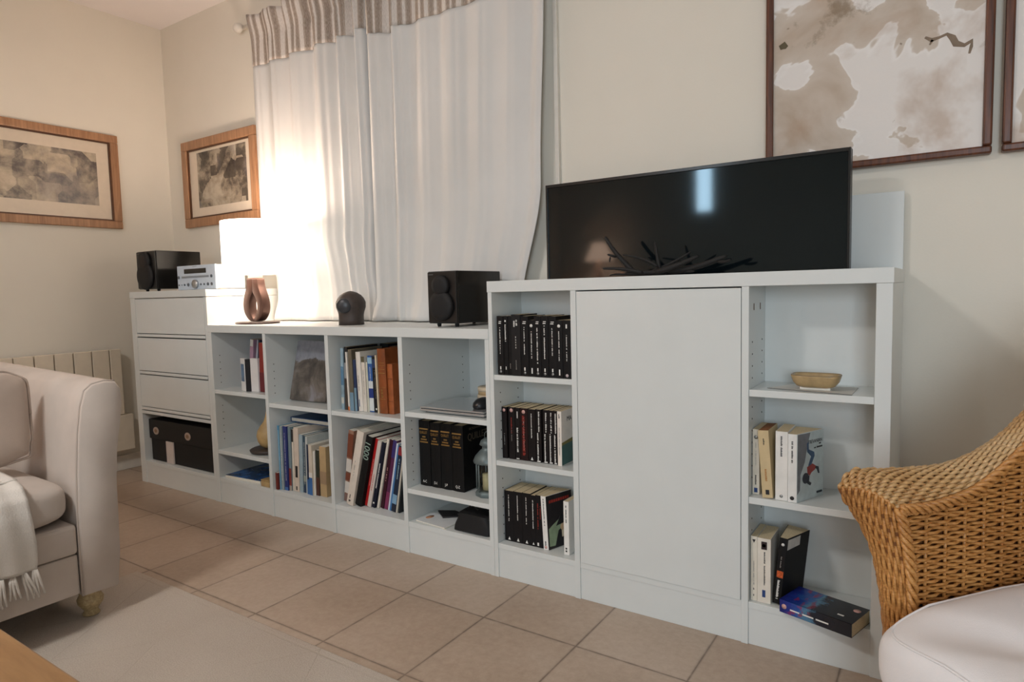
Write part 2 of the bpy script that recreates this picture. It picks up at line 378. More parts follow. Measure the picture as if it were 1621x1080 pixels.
for cx in(-.145,.14): MB().lathe([(.0075,.001),(.0075,-.003),(.004,-.003)],(cx,0,.065),16,'y').build('button',paint((96,104,114),.35,.02,metal=.4,name='button_grey'),st)
MB().box(-.018,.018,-.0006,.0,.1145,.1165).build('badge',paint((120,128,140),.4,name='grey_badge2'),st)

# ------------------------------------------------------------------ table lamp
lo=(-.160,.150,.843)
lp=empty('table_lamp',lo,label='table lamp with glowing white drum shade and copper loop base',cat='lamp')
M_COP=paint((92,68,60),.34,.05,12,metal=.55,name='copper_bronze')
m=MB(); m.lathe([(.118,0),(.118,.006),(.112,.009),(.001,.009)],(0,0,0),40,squash=(1,.75)); m.build('foot',paint((60,42,38),.3,.05,name='dark_bronze'),lp)
# two curved straps forming a drop shape
def strap(sgn):
    m=MB(); P=[(.004,.010),(.030,.014),(.052,.030),(.070,.056),(.075,.086),(.069,.118),(.055,.150),(.044,.178),(.040,.21)]
    out=[]
    for i in range(len(P)-1):
        for k in range(4):
            t=k/4; p0=P[max(i-1,0)];p1=P[i];p2=P[i+1];p3=P[min(i+2,len(P)-1)]
            out.append(tuple(.5*((2*p1[j])+(-p0[j]+p2[j])*t+(2*p0[j]-5*p1[j]+4*p2[j]-p3[j])*t*t+(-p0[j]+3*p1[j]-3*p2[j]+p3[j])*t**3) for j in(0,1)))
    out.append(P[-1])
    def th(z): return .052 if z>.17 else (.040+.012*(z-.12)/.05 if z>.12 else .040)
    vs=[];fs=[]
    inner=[]
    for x,z in out:
        inn=.0008+.031*max(0,math.sin(PI*min(1,max(0,(z-.020)/.125))))**.8
        if z>.145 or z<.02: inn=.0008
        inner.append((inn,z))
    for (x,z),(xi,zi) in zip(out,inner): vs+= [(sgn*x,-.02,z),(sgn*xi,-.02,z),(sgn*xi,.02,z),(sgn*x,.02,z)]
    for i in range(len(out)-1):
        a=i*4
        for j in range(4): fs.append((a+j,a+(j+1)%4,a+4+(j+1)%4,a+4+j))
    fs+=[(0,1,2,3),(len(vs)-4,len(vs)-3,len(vs)-2,len(vs)-1)]
    m.add(vs,fs,True); return m
for sgn in(-1,1): strap(sgn).build('strap',M_COP,lp,bevel=.002)
m=MB(); m.prism([(-.038,.212),(.038,.212),(.038,.235),(.030,.247),(.018,.247),(0,.236),(-.018,.247),(-.030,.247),(-.038,.235)],-.014,.014); m.build('socket_clip',paint((176,140,130),.4,.04,name='pink_metal'),lp,bevel=.002)
MB().tube([(0,0,.236),(0,0,.30)],.008,10).build('stem',M_COP,lp)
ml,nt,b=nodes('glowing_lampshade'); b.inputs['Base Color'].default_value=(.95,.9,.84,1); b.inputs['Roughness'].default_value=.9
b.inputs['Emission Color'].default_value=(1,.86,.72,1); b.inputs['Emission Strength'].default_value=8
wv=noise(nt,500,2); bump(nt,b,wv.outputs['Fac'],.2)
m=MB()
SR=.150
m.grid(lambda a,c:(SR*math.cos(2*PI*a),SR*math.sin(2*PI*a)*.9,.232+.243*c),64,1); m.build('lamp_shade',ml,lp,solid=.002)
mb_,nt,b=nodes('lit_bulb'); b.inputs['Emission Color'].default_value=(1,.8,.6,1); b.inputs['Emission Strength'].default_value=30
MB().lathe([(.001,.30),(.014,.302),(.02,.325),(.030,.35),(.028,.375),(.001,.392)],(0,0,0),20).build('light_bulb',mb_,lp)
point('table_lamp_light',(lo[0],lo[1],lo[2]+.44),24,(1,.75,.60),.04)

# ------------------------------------------------------------------ dark head sculpture
sx,sy=.487,.14
m=MB((sx,sy,.843))
prof=[(0,.058,.048),(.02,.057,.048),(.038,.057,.048),(.052,.062,.05),(.072,.070,.056),(.092,.071,.058),(.108,.063,.054),(.122,.050,.046),(.132,.032,.032),(.138,.012,.012),(.1395,.001,.001)]
n=28;vs=[]
for z,a,c in prof:
    for j in range(n):
        q=2*PI*j/n; e=.75 if z<.045 else 1
        cx,cy=math.cos(q),math.sin(q); cx=math.copysign(abs(cx)**e,cx);cy=math.copysign(abs(cy)**e,cy)
        vs.append((sx+a*.86*cx,sy+c*1.05*cy,.843+z))
k=len(prof); m.add(vs,[(i*n+j,i*n+(j+1)%n,(i+1)*n+(j+1)%n,(i+1)*n+j) for i in range(k-1) for j in range(n)]+[tuple(range(n))[::-1]],True)
hs=empty('head_sculpture',(sx,sy,.843),label='dark brown rounded head sculpture standing in front of the white curtains',cat='sculpture'); hs.rotation_euler=(0,0,.55)
m.off=Vector((sx,sy,.843)); m.build('head',paint((62,52,47),.55,.12,60,.2,name='dark_clay'),hs)
MB().lathe([(.032,-.040),(.031,-.056),(.026,-.061),(.012,-.064),(.001,-.065)],(-.014,0,.080),28,'y').build('round_boss',paint((50,52,56),.35,.08,name='dark_slate'),hs)

# ------------------------------------------------------------------ curtains
def curtain_mat(name,stripe):
    m,nt,b=nodes(name); tc=nt.nodes.new('ShaderNodeTexCoord'); sp=nt.nodes.new('ShaderNodeSeparateXYZ'); nt.links.new(tc.outputs['UV'],sp.inputs[0])
    n2=noise(nt,700,2)
    if stripe:
        fr=math_(nt,'FRACT',math_(nt,'MULTIPLY',sp.outputs[0],1/.145))
        tau=lin((152,138,126)); tau2=lin((176,163,150)); wh=lin((222,216,210))
        rp=ramp(nt,fr,[(0,wh),(.18,tau2),(.26,tau),(.44,tau2),(.50,wh),(.62,tau2),(.68,tau),(.86,tau2),(.93,wh)],'CONSTANT')
        st_=noise(nt,60,4,coord='UV',stretch=(6,.3,1)); cc=mix(nt,.22,rp.outputs[0],ramp(nt,st_.outputs['Fac'],[(.4,lin((120,106,96))),(.6,lin((226,220,212)))]).outputs[0])
        nt.links.new(cc,b.inputs['Base Color'])
    else:
        n=noise(nt,3,4); rp=ramp(nt,n.outputs['Fac'],[(.3,lin((212,211,208))),(.7,lin((222,221,218)))]); nt.links.new(rp.outputs[0],b.inputs['Base Color'])
    b.inputs['Roughness'].default_value=.92; b.inputs['Specular IOR Level'].default_value=.15; bump(nt,b,n2.outputs['Fac'],.2,.001); return m
M_CUR=curtain_mat('white_linen',False); M_STR=curtain_mat('striped_linen',True)
ZT,ZH,ZB=2.372,2.135,.848
def sm(a,b,x):
    t=max(0,min(1,(x-a)/(b-a))); return t*t*(3-2*t)
def curtain(root,xa,xb,xat,xbt,folds,amp,flat,name,ZT=ZT,zh=ZH,foot=0):
    def fold(u,z):
        # softened folds, deeper near the header
        ph=folds(u); t=sm(.85,2.3,z)
        a=amp(u)*(.65+.35*t)
        return a*(math.sin(ph)+.28*math.sin(2*ph+.6)+.12*math.sin(3.3*ph+z*1.3))*(1+.15*math.sin(z*2.1+u*9))
    def X(u,z):
        t=sm(.9,2.2,z); return (xa(z)+(xb(z)-xa(z))*u)+.006*math.sin(folds(u)*1.0+1.2)*(.6+.4*t)
    def P(u,z):
        y=.382-fold(u,z)
        if z>2.26: y-=.02*sm(2.26,2.37,z)+.25*fold(u,z)
        if z<.96: y-=.0+foot*sm(.96,.85,z)*(.5+.5*math.sin(folds(u)*.5+1))
        return (X(u,z),min(y,.43 if z<2.25 else .415),z)
    nu,nz=200,60
    L=.9
    MB().grid(lambda u,v:P(u,ZB+(zh-ZB)*v),nu,nz,lambda u,v:(u*L,v)).build(name+'body'[0:0] or 'curtain_cloth',M_CUR,root,solid=.002)
    def hdr(u,v):
        z=zh-.004+(ZT-zh+.004)*v; x,y,z_=P(u,z); y-=.003+.006*math.sin(u*2*PI*9)*sm(2.13,2.3,z); return (x,y,z)
    MB().grid(hdr,nu,14,lambda u,v:(u*1.55,v)).build('striped_header',M_STR,root,solid=.003)
cl=empty('curtain',(0,.38,.843),label='left curtain panel glowing white behind the table lamp, striped header',cat='curtain',group='window curtains')
cr=empty('curtain',(.85,.38,.843),label='right curtain panel, mostly flat white, hanging behind the loudspeaker',cat='curtain',group='window curtains')
for e in (cl,cr): e.location=(0,0,0)
curtain(cl,lambda z:-.418+.108*sm(1.28,1.03,z),lambda z:.412-.014*sm(.98,1.06,z)*sm(1.34,1.2,z),0,0,lambda u:u*2*PI*5.5+.9*math.sin(u*7),lambda u:.009+.022*u*u+.006*u,0,'left',foot=.03)
def ampr(u): return .024*(1-sm(.12,.35,u))+.0055+.006*sm(.8,1,u)
curtain(cr,lambda z:.411,lambda z:1.175+.100*sm(.88,1.38,z)+.030*sm(1.38,2.1,z),0,0,lambda u:u*2*PI*(6.2)+.5,ampr,0,'right',zh=2.10,foot=.035)
cro=empty('curtain_rod',(.44,.35,2.36),label='white curtain rod above the window with rounded end',cat='curtain rod')
MB((.44,.35,2.36)).tube([(-.56,.436,2.375),(1.42,.436,2.375)],.0095,14).build('rod',M_TRIM,cro)
for xx in(-.575,1.435): MB((.44,.35,2.36)).lathe([(.001,-.028),(.018,-.022),(.026,0),(.018,.022),(.001,.028)],(xx,.420,2.375),16,'x').build('finial',M_TRIM,cro)
for xx in(-.50,.43,1.36): MB((.44,.35,2.36)).box(xx-.008,xx+.008,.43,.4495,2.36,2.367).build('bracket',M_TRIM,cro,bevel=.002)

# ------------------------------------------------------------------ framed pictures
def art_small(name,seed,dark):
    m,nt,b=nodes(name)
    n1=noise(nt,7,6,.6,loc=(seed,seed*2,0),stretch=(1,1,1.1),dist=.4); n2=noise(nt,26,5,.7,loc=(seed,0,seed)); n3=noise(nt,3.5,3,.5,loc=(0,seed,seed),dist=.8)
    g=[(.33,lin((66,60,58))),(.43,lin((112,104,98))),(.50,lin((156,146,132))),(.57,lin((186,172,150))),(.68,lin((212,198,176)))] if not dark else [(.3,lin((46,42,38))),(.45,lin((92,84,74))),(.52,lin((150,138,120))),(.62,lin((186,174,154))),(.8,lin((204,192,172)))]
    v=nt.nodes.new('ShaderNodeTexVoronoi'); v.distance='CHEBYCHEV'; v.inputs['Scale'].default_value=8 if not dark else 11
    tc=nt.nodes.new('ShaderNodeTexCoord'); nt.links.new(tc.outputs['Object'],v.inputs['Vector'])
    s=math_(nt,'ADD',math_(nt,'MULTIPLY',n1.outputs['Fac'],.55),math_(nt,'MULTIPLY',n2.outputs['Fac'],.25)); 
    sv=nt.nodes.new('ShaderNodeSeparateColor'); nt.links.new(v.outputs['Color'],sv.inputs[0])
    s=math_(nt,'ADD',s,math_(nt,'MULTIPLY',sv.outputs[0],.2))
    c=ramp(nt,s,g).outputs[0]; c=mix(nt,ramp(nt,n3.outputs['Fac'],[(.55,(0,0,0,1)),(.62,(.35,)*3+(1,))]).outputs[0],c,lin((112,112,122)))
    nt.links.new(c,b.inputs['Base Color']); b.inputs['Roughness'].default_value=.25; return m
M_FRW=wood((142,102,72),(184,140,104),'pine_frame',.4,5,(14,14,1)); M_MAT=paint((222,208,188),.3,.02,name='mount_card')
def frame(m,hz,a0,a1,z0,z1,fw,t0,t1,axis):
    # rectangular frame ring in plane (a,z), thickness t0..t1
    for (p,q,r_,s_) in ((a0,a1,z1-fw,z1),(a0,a1,z0,z0+fw),(a0,a0+fw,z0+fw,z1-fw),(a1-fw,a1,z0+fw,z1-fw)):
        if axis=='y': m.box(p,q,t0,t1,r_,s_)
        else: m.box(t0,t1,p,q,r_,s_)
def pic_left():
    o=(XL,-.45,1.63); e=empty('framed_picture',o,label='wide framed grey print in a wooden frame on the left wall',cat='picture',group='small framed prints')
    m=MB(o); a0,a1,z0,z1=-1.05,.152,1.370,1.886; frame(m,0,a0,a1,z0,z1,.042,XL+.001,XL+.024,'x'); m.build('frame',M_FRW,e,bevel=.004)
    m=MB(o); frame(m,0,a0+.042,a1-.042,z0+.042,z1-.042,.008,XL+.001,XL+.016,'x'); m.build('inner_edge',paint((84,52,30),.4,name='frame_brown_edge'),e)  # narrow dark brown strip between frame and mount
    MB(o).box(XL+.001,XL+.008,a0+.05,a1-.05,z0+.05,z1-.05).build('mount',M_MAT,e)
    MB(o).box(XL+.008,XL+.0085,a0+.11,.040,1.492,1.775).build('print',art_small('sepia_street_print',3.1,False),e)
pic_left()
def pic_back():
    o=(-.845,YB,1.63); e=empty('framed_picture',o,label='smaller framed dark print in a wooden frame beside the curtain',cat='picture',group='small framed prints')
    W=YB-.001
    m=MB(o); frame(m,0,-1.192,-.50,1.380,1.871,.050,W-.024,W,'y'); m.build('frame',M_FRW,e,bevel=.004)
    m=MB(o); frame(m,0,-1.142,-.55,1.43,1.821,.008,W-.016,W,'y'); m.build('inner_edge',paint((84,52,30),.4,name='frame_brown_edge'),e)  # same dark brown strip as on the wide print
    MB(o).box(-1.134,-.558,W-.008,W,1.438,1.813).build('mount',M_MAT,e)
    MB(o).box(-1.058,-.596,W-.0085,W-.008,1.488,1.798).build('print',art_small('dark_trees_print',8.4,True),e)
pic_back()
def big_art(seed,name):
    m,nt,b=nodes(name)
    n1=noise(nt,5.2,4,.5,loc=(seed,0,seed*.7),dist=.5); n2=noise(nt,3.4,5,.6,loc=(4+seed,0,2),dist=.2); n3=noise(nt,70,3); n4=noise(nt,30,3,loc=(seed,1,1)); n5=noise(nt,5.5,6,.65,loc=(seed+.3,0,7.1))
    tc=nt.nodes.new('ShaderNodeTexCoord'); sp=nt.nodes.new('ShaderNodeSeparateXYZ'); nt.links.new(tc.outputs['Object'],sp.inputs[0])
    lean_=math_(nt,'MULTIPLY_ADD',sp.outputs[0],-.34,-.062 if seed==1 else -.25)
    v1=math_(nt,'ADD',n1.outputs['Fac'],lean_)
    base=ramp(nt,v1,[(.44,lin((232,227,222))),(.468,lin((238,234,230))),(.478,lin((206,194,181))),(.56,lin((198,184,169))),(.70,lin((178,158,138)))]).outputs[0]
    st_=ramp(nt,n2.outputs['Fac'],[(.56,(0,0,0,1)),(.68,(.55,)*3+(1,))]).outputs[0]
    c=mix(nt,st_,base,lin((178,150,126)))
    st2=ramp(nt,n5.outputs['Fac'],[(.60,(0,0,0,1)),(.68,(.7,)*3+(1,))]).outputs[0]
    c=mix(nt,st2,c,lin((128,110,86)))
    c=mix(nt,ramp(nt,n4.outputs['Fac'],[(.74,(0,0,0,1)),(.78,(.8,)*3+(1,))]).outputs[0],c,lin((120,100,78)))
    nt.links.new(c,b.inputs['Base Color']); b.inputs['Roughness'].default_value=.75; bump(nt,b,n3.outputs['Fac'],.25,.002); return m
M_FRD=wood((58,28,14),(112,62,34),'dark_walnut_frame',.35,6,(14,14,1))
def pic_big(a0,a1,label,seed):
    o=((a0+a1)/2,YB,1.7); e=empty('large_painting',o,label=label,cat='painting',group='large framed paintings')
    W=YB-.001; z0,z1=1.299,2.12
    m=MB(o); frame(m,0,a0,a1,z0,z1,.021,W-.034,W,'y'); m.build('frame',M_FRD,e,bevel=.005)
    MB(o).box(a0+.021,a1-.021,W-.022,W,z0+.021,z1-.021).build('canvas',big_art(seed,'stained_paper_painting_%d'%seed),e)
    return e,o
e,oo=pic_big(2.067,2.638,'large pale brown-stained painting in a dark frame above the television',1)
m=MB(oo); W=YB-.0235
def stroke(pts,wd):
    P=[Vector((p[0],W,p[1])) for p in pts]; vs=[];fs=[]
    for i,p in enumerate(P):
        t=(P[min(i+1,len(P)-1)]-P[max(i-1,0)]).normalized(); nrm=Vector((-t.z,0,t.x))*(wd[i]/2); vs+=[p+nrm,p-nrm]
    for i in range(len(P)-1): fs.append((2*i,2*i+1,2*i+3,2*i+2))
    m.add(vs,fs)
stroke([(2.482,1.633),(2.497,1.622),(2.515,1.625),(2.532,1.630),(2.545,1.618),(2.553,1.600),(2.572,1.592),(2.588,1.600),(2.587,1.585),(2.583,1.568)],[.006,.011,.007,.008,.016,.017,.010,.012,.008,.005])
stroke([(2.493,1.610),(2.500,1.622)],[.004,.007])
m.build('brown_brushstroke',paint((140,122,104),.8,.1,name='brushstroke_brown'),e)
m=MB(oo); stroke([(2.105,1.687),(2.118,1.692),(2.126,1.684)],[.014,.022,.010]); m.build('olive_spot',paint((98,88,66),.8,.1,name='olive_paint'),e)
pic_big(2.659,3.23,'large pale painting in a dark frame at the right edge of view',5)

# ------------------------------------------------------------------ books
def marks(parent,spec,w_,h_,y=-.0006):
    """spine decorations: dash = broken line of small glyph-like strokes, blk, tri, dot, txt"""
    for sp in spec:
        k=sp[0]; mat=sp[1]
        if k=='dash':
            m=MB(); z=sp[2]*h_; z1=sp[3]*h_; cw=sp[4] if len(sp)>4 else .0028; cx=w_*(sp[5] if len(sp)>5 else .5)
            while z<z1:
                g=random.choice((.0014,.002,.0026,.0018)); 
                if random.random()>.14: m.box(cx-cw/2,cx+cw/2*random.uniform(.3,1),y,y+.0006,z,z+g)
                z+=g+.0009
            m.build('spine_lettering',mat,parent)
        elif k=='blk':
            MB().box(w_*sp[4],w_*sp[5],y,y+.0006,sp[2]*h_,sp[3]*h_).build(sp[6] if len(sp)>6 else 'spine_emblem',mat,parent)
        elif k=='tri':
            z=sp[2]*h_; s_=.0042*sp[3]; m=MB(); m.prism([(w_/2-s_,z-s_),(w_/2+s_,z-s_),(w_/2,z+s_*1.2)] if sp[3]>0 else [(w_/2+s_,z-s_),(w_/2-s_,z-s_),(w_/2,z+s_*1.2)][::-1],y,y+.0006); m.build('spine_emblem',mat,parent)
        elif k=='dot':
            z=sp[2]*h_; MB().lathe([(sp[3],0),(sp[3],.0006)],(w_/2,y,z),16,'y').build('spine_emblem',mat,parent)
        elif k=='txt': # horizontal or vertical text
            text('spine_lettering',sp[2],sp[4],mat,parent,(w_*sp[5] if len(sp)>5 else w_/2,y,sp[3]*h_),(PI/2,0,0) if not (len(sp)>6 and sp[6]) else (PI/2,-PI/2 if sp[6]<0 else PI/2,0))
NB=0
def book(label,x,y,z,w_,h_,d_,col,spec=(),lean=0,pages=None,hard=False,group=None,cat='book',name=None,rz=0,pivot='r',bands=(),splay=0):
    global NB; NB+=1
    th=math.atan2(lean,h_) if lean else 0
    # leaning right pivots on the lower right corner, leaning left on the lower left
    px=w_ if th>0 else 0
    e=empty(name or ('hardback_book' if hard else 'paperback_book'),(x+px,y,z+(abs(splay*math.sin(th)) if th>0 else 0)),(0,th,rz),label,cat,group)
    mat=col if not isinstance(col,tuple) else paint(col,.55,.05,25,spec=.25 if max(col)<60 else .4)
    t=.0008 if not hard else .0025; bl=.0006 if not hard else .0035
    m=MB((px,0,0)); n=6; arc=[(w_*i/n, -bl*math.sin(PI*i/n)+bl) for i in range(n+1)]
    outer=[(0,d_)]+arc+[(w_+splay,d_)]
    inner=[(w_-t+splay,d_)]+[(w_-t-(w_-2*t)*i/n, t-bl*math.sin(PI*i/n)+bl) for i in range(n+1)]+[(t,d_)]
    m.prism(outer+inner,0,h_,'z'); 
    # fill polygon order gives a U section
    c=m.build('cover',mat,e)
    ins=.0005 if not hard else .003
    MB((px,0,0)).prism([(t,bl+t),(w_-t,bl+t),(w_-t+splay*.995,d_-ins-.0005),(t,d_-ins-.0005)],ins,h_-ins,'z').build('pages',pages or M_PAGE,e)
    # marks are placed on the spine
    if spec or bands:
        hold=e
        old=len(COL.objects)
        before=set(o.name for o in COL.objects)
        marks(e,list(spec),w_,h_)
        for (za,zb,bc) in bands: 
            MB().box(.0003,w_-.0003,-.0005,.001,za*h_,zb*h_).build('spine_panel',paint(bc,.5,.05,25),e)
        for o in COL.objects:
            if o.name not in before: o.location.x-=px
    return e,px
def pack(rows,gap=.0008):
    # rows: list of [bottom-left x, w, h, lean]; returns the same with x pushed right so that neighbours only touch
    out=[];prev=None
    for x,w_,h_,ln in rows:
        th=math.atan2(ln,h_); c=math.cos(th); tn=math.tan(th)
        if ln>0: base=x+w_*c; L0=lambda z:base-w_*c+(z-w_*math.sin(th))*tn; Rf=lambda z,b=base,t=tn:b+z*t
        else: base=x; L0=lambda z:base+z*tn; Rf=lambda z,b=base,t=tn,w2=w_/max(c,.1):b+w2+z*t
        sh=0
        if prev:
            pR,ph=prev
            for z in (0,min(ph,h_)): sh=max(sh,pR(z)+gap-L0(z))
        out.append(x+sh); prev=((lambda z,R_=Rf,s_=sh:R_(z)+s_),h_)
    return out
K=(17,17,19)
W1=M_INK
ORD=['first','second','third','fourth','fifth','sixth','seventh','eighth','ninth','tenth','eleventh','twelfth','thirteenth','fourteenth','fifteenth']
G='paperbacks in the left column of the tall bookcase, top shelf'
T1=[(1.314,.024,.194),(1.3385,.0165,.194),(1.3555,.015,.194),(1.371,.0335,.1985),(1.405,.029,.194),(1.4345,.022,.181),(1.457,.0245,.194),(1.482,.0255,.1945),(1.508,.028,.193),(1.5368,.0225,.181),(1.5598,.0285,.181)]
for i,(x,w_,h_) in enumerate(T1):
    sp=[('dash',W1,.36,.82,.0032),('blk',W1,.87,.885,.3,.7),('blk',W1,.90,.912,.35,.75),('blk',W1,.09,.145,.42,.58),('dot',M_STEEL,.055,.0045)]
    look='black paperback with thin white title'
    if i==1: sp=[('dash',W1,.55,.86,.0045),('blk',W1,.90,.93,.35,.65),('blk',W1,.09,.145,.42,.58)]; look='slim black paperback with bolder white title'
    if i==2: sp=[('dash',M_STEEL,.1,.2,.003)]; look='very slim plain black paperback'
    if i==3: sp=[('dash',W1,.80,.90,.006,.35),('dash',W1,.82,.91,.006,.62),('dash',W1,.45,.66,.0028),('dash',M_STEEL,.10,.25,.003)]; look='tallest and thickest black paperback'
    if i in(5,9): sp=[('dot',W1,.90,.0052),('dash',W1,.3,.80,.0032),('blk',W1,.05,.15,.42,.62)]; look='shorter black paperback with a white seal'
    if i==10: sp=[('blk',W1,.86,.93,.42,.58),('dash',W1,.3,.75,.003),('dot',paint((205,190,190),.5),.05,.005)]; look='shorter black paperback with a pinkish dot at its foot'
    if i==6: sp[0]=('dash',W1,.22,.80,.0042)
    if i==7: sp[0]=('dash',W1,.30,.84,.0042)
    book(look+', '+ORD[i]+' from left, top shelf',x,.010+.0015*(i%3),.6911,w_,h_,.108,K if i!=3 else (32,31,32),sp,group=G,pages=M_PAGEW if i<3 else M_PAGE)
G='paperbacks in the left column of the tall bookcase, middle shelf'
RED=paint((150,44,34),.5,.1)
T2=[(1.305,.0195,.175),(1.331,.0245,.176),(1.3565,.0185,.1755),(1.3755,.029,.1755),(1.4055,.028,.174),(1.4345,.021,.1755),(1.4615,.0195,.1755),(1.482,.0178,.1755),(1.5005,.0145,.1755)]
PK=paint((214,168,160),.5,.05)
S2=[('slim black paperback with pale seal',[('dot',PK,.94,.0055),('dash',M_STEEL,.25,.5,.003)]),
('black paperback with reddish seal and dim title',[('dot',PK,.94,.0065),('dash',M_STEEL,.35,.6,.0035),('dash',RED,.5,.8,.004)]),
('black paperback with a large white title',[('blk',W1,.80,.93,.45,.6),('dash',W1,.15,.62,.0058),('blk',W1,.015,.03,.2,.8)]),
('black paperback with red spine lettering',[('dot',PK,.93,.0065),('dash',RED,.10,.85,.011),('dash',PK,.2,.82,.0035)]),
('thick black paperback with a small white triangle',[('tri',W1,.055,1.1),('dash',W1,.45,.92,.0032)]),
('black paperback with a narrow white title strip',None),('black paperback with a broken white title strip',None),('slim black paperback with bold white title strip',None),('slimmest black paperback next to the white one',None)]
for i,(x,w_,h_) in enumerate(T2):
    sp=S2[i][1] or [('dash',W1,.04,.55,.0048,.4),('dash',W1,.58,.95,.0048,.62),('blk',W1,.01,.03,.2,.8)]
    book(S2[i][0]+', '+ORD[i]+' from left, middle shelf',x,.038+.0012*min(i,6),.4032,w_,h_,.108,(22,17,18) if i!=3 else (34,16,16),sp,group=G)
e,px=book('cream paperback at the right end of the middle shelf beside the door',1.5202,.037,.4032,.0148,.177,.108,(232,224,214),[('dash',M_INKD,.86,.95,.004),('dash',M_STEEL,.2,.7,.0028)],group=G)
X=.0148-px+.0002
def shear(m,spl,d_=.108):
    for v in m.v: v.x+=spl*v.y/d_
    return m
def rightart(e,px,w_,polys,spl=0):
    for nm,col,poly in polys:
        shear(MB((px,0,0)).prism(poly,w_+.0001,w_+.0005,'x'),spl).build(nm,paint(col,.45,.08,40),e)
rightart(e,px,.0148,[('cover_picture',(58,96,92),[(.001,.002),(.106,.002),(.106,.072),(.001,.066)]),('cover_band',(120,112,58),[(.001,.066),(.106,.072),(.106,.085),(.001,.075)])])
text('cover_lettering','MA',.022,M_INKD,e,(.0152-px,.052,.147),(PI/2,0,PI/2))
G='paperbacks in the left column of the tall bookcase, bottom shelf'
T3=[(1.308,.0355,.174),(1.344,.0345,.175),(1.3795,.0325,.176),(1.4125,.019,.173),(1.432,.0265,.176)]
L3=['thick black paperback against the left side panel, bottom shelf left of door','thick black paperback with triangle, second from left, bottom shelf beside door','thick black paperback with triangle, third from left, bottom shelf beside door','slim black paperback with small triangle, fourth from left, bottom shelf','black paperback with dim red title beside the leaning white book']
for i,(x,w_,h_) in enumerate(T3):
    sp=[('tri',W1,.055,1.15),('dash',W1,.40,.93,.003)]
    if i==3: sp=[('tri',W1,.055,.9),('dash',W1,.35,.9,.0035)]
    if i==4: sp=[('blk',W1,.03,.09,.2,.42),('dash',RED,.35,.85,.0035,.35),('dash',RED,.55,.8,.003,.7)]
    book(L3[i],x,.036,.1183,w_,h_,.108,(20,18,20),sp,group=G)
e,px=book('white spined paperback with black cover and a man in a hat',1.4645,.030,.1183,.0185,.178,.108,(236,234,228),[('dash',M_INKD,.45,.95,.0032),('dot',PK,.05,.005),('dash',M_INKD,.08,.16,.005)],lean=-.0085,group=G,splay=.036)
rightart(e,px,.0185,[('cover_picture',(24,22,26),[(.0005,.0),(.107,.0),(.107,.177),(.0005,.177)])],.036)
def art2(e,px,w_,items,spl=0):
    for k,(nm,col,poly) in enumerate(items): shear(MB((px,0,0)).prism(poly,w_+.0004,w_+.0008+.0003*k,'x'),spl).build(nm,paint(col,.5,.1,40),e)
def ell(cy,cz,a,c,n=18,t0=0,t1=2*PI): return [(cy+a*math.cos(t0+(t1-t0)*i/n),cz+c*math.sin(t0+(t1-t0)*i/n)) for i in range(n if t1-t0>6 else n+1)]
art2(e,px,.0185,[('green_backdrop',(138,158,128),[(.006,.01),(.05,.006),(.09,.06),(.078,.088),(.05,.092),(.022,.078),(.006,.068)]),
 ('dark_coat',(22,24,30),[(.028,.004),(.10,.004),(.104,.06),(.07,.066),(.045,.055)]),('face',(196,166,132),ell(.066,.063,.013,.013)),('hat',(18,20,24),[(.036,.072),(.09,.078),(.084,.096),(.07,.104),(.054,.102),(.046,.088)]),('shirt_front',(206,196,170),[(.058,.03),(.066,.03),(.070,.052),(.058,.052)])],.036)
m=MB((px,0,0))
for k in range(9): m.box(.0192,.0196,.012+k*.0095,.019+k*.0095,.152,.1615)
shear(m,.036).build('title_lettering',RED,e)
book('white spined paperback standing alone nearest the door, bottom shelf',1.541,.030,.1183,.0185,.1745,.10,(236,234,228),[('dash',M_INKD,.60,.93,.0035),('blk',M_INKD,.05,.08,.3,.6),('blk',M_INKD,.1,.13,.3,.6)],group=G)
bk=NB
# right column
G='paperbacks in the right column of the tall bookcase, middle shelf'
BLU=paint((38,66,120),.5)
book('slim white paperback with a blue label at the left end, right column',2.1235,.032,.4062,.0170,.1765,.105,(222,214,198),[('blk',BLU,.03,.1,.25,.75),('dash',M_INKD,.15,.3,.004),('dot',M_STEEL,.88,.005),('dash',M_STEEL,.45,.8,.002)],group=G)
book('yellowed tan paperback leaning left between white paperbacks',2.1535,.012,.4062,.0262,.179,.110,(206,184,142),[('dash',M_INKD,.75,.88,.0035),('dash',paint((176,120,60),.5),.25,.42,.005),('blk',M_INKD,.05,.12,.35,.7)],lean=-.0125,group=G,pages=paint((150,96,52),.9,.15,200,name='brown_pages'))
book('thick white paperback beside the tan one, middle shelf of right column',2.1855,.012,.4062,.0295,.181,.108,(236,234,228),[('dash',M_INKD,.62,.93,.0048),('dot',M_STEEL,.06,.004)],group=G)
e,px=book('white paperback with a falling climber on its cover',2.2165,.008,.4062,.0215,.1775,.108,(236,236,232),[('dash',M_INKD,.58,.90,.0045),('dot',M_INKD,.06,.0052)],group=G,splay=.046)
rightart(e,px,.0215,[('cover_picture',(196,208,208),[(.0003,.0),(.1075,.0),(.1075,.177),(.0003,.177)])],.046)
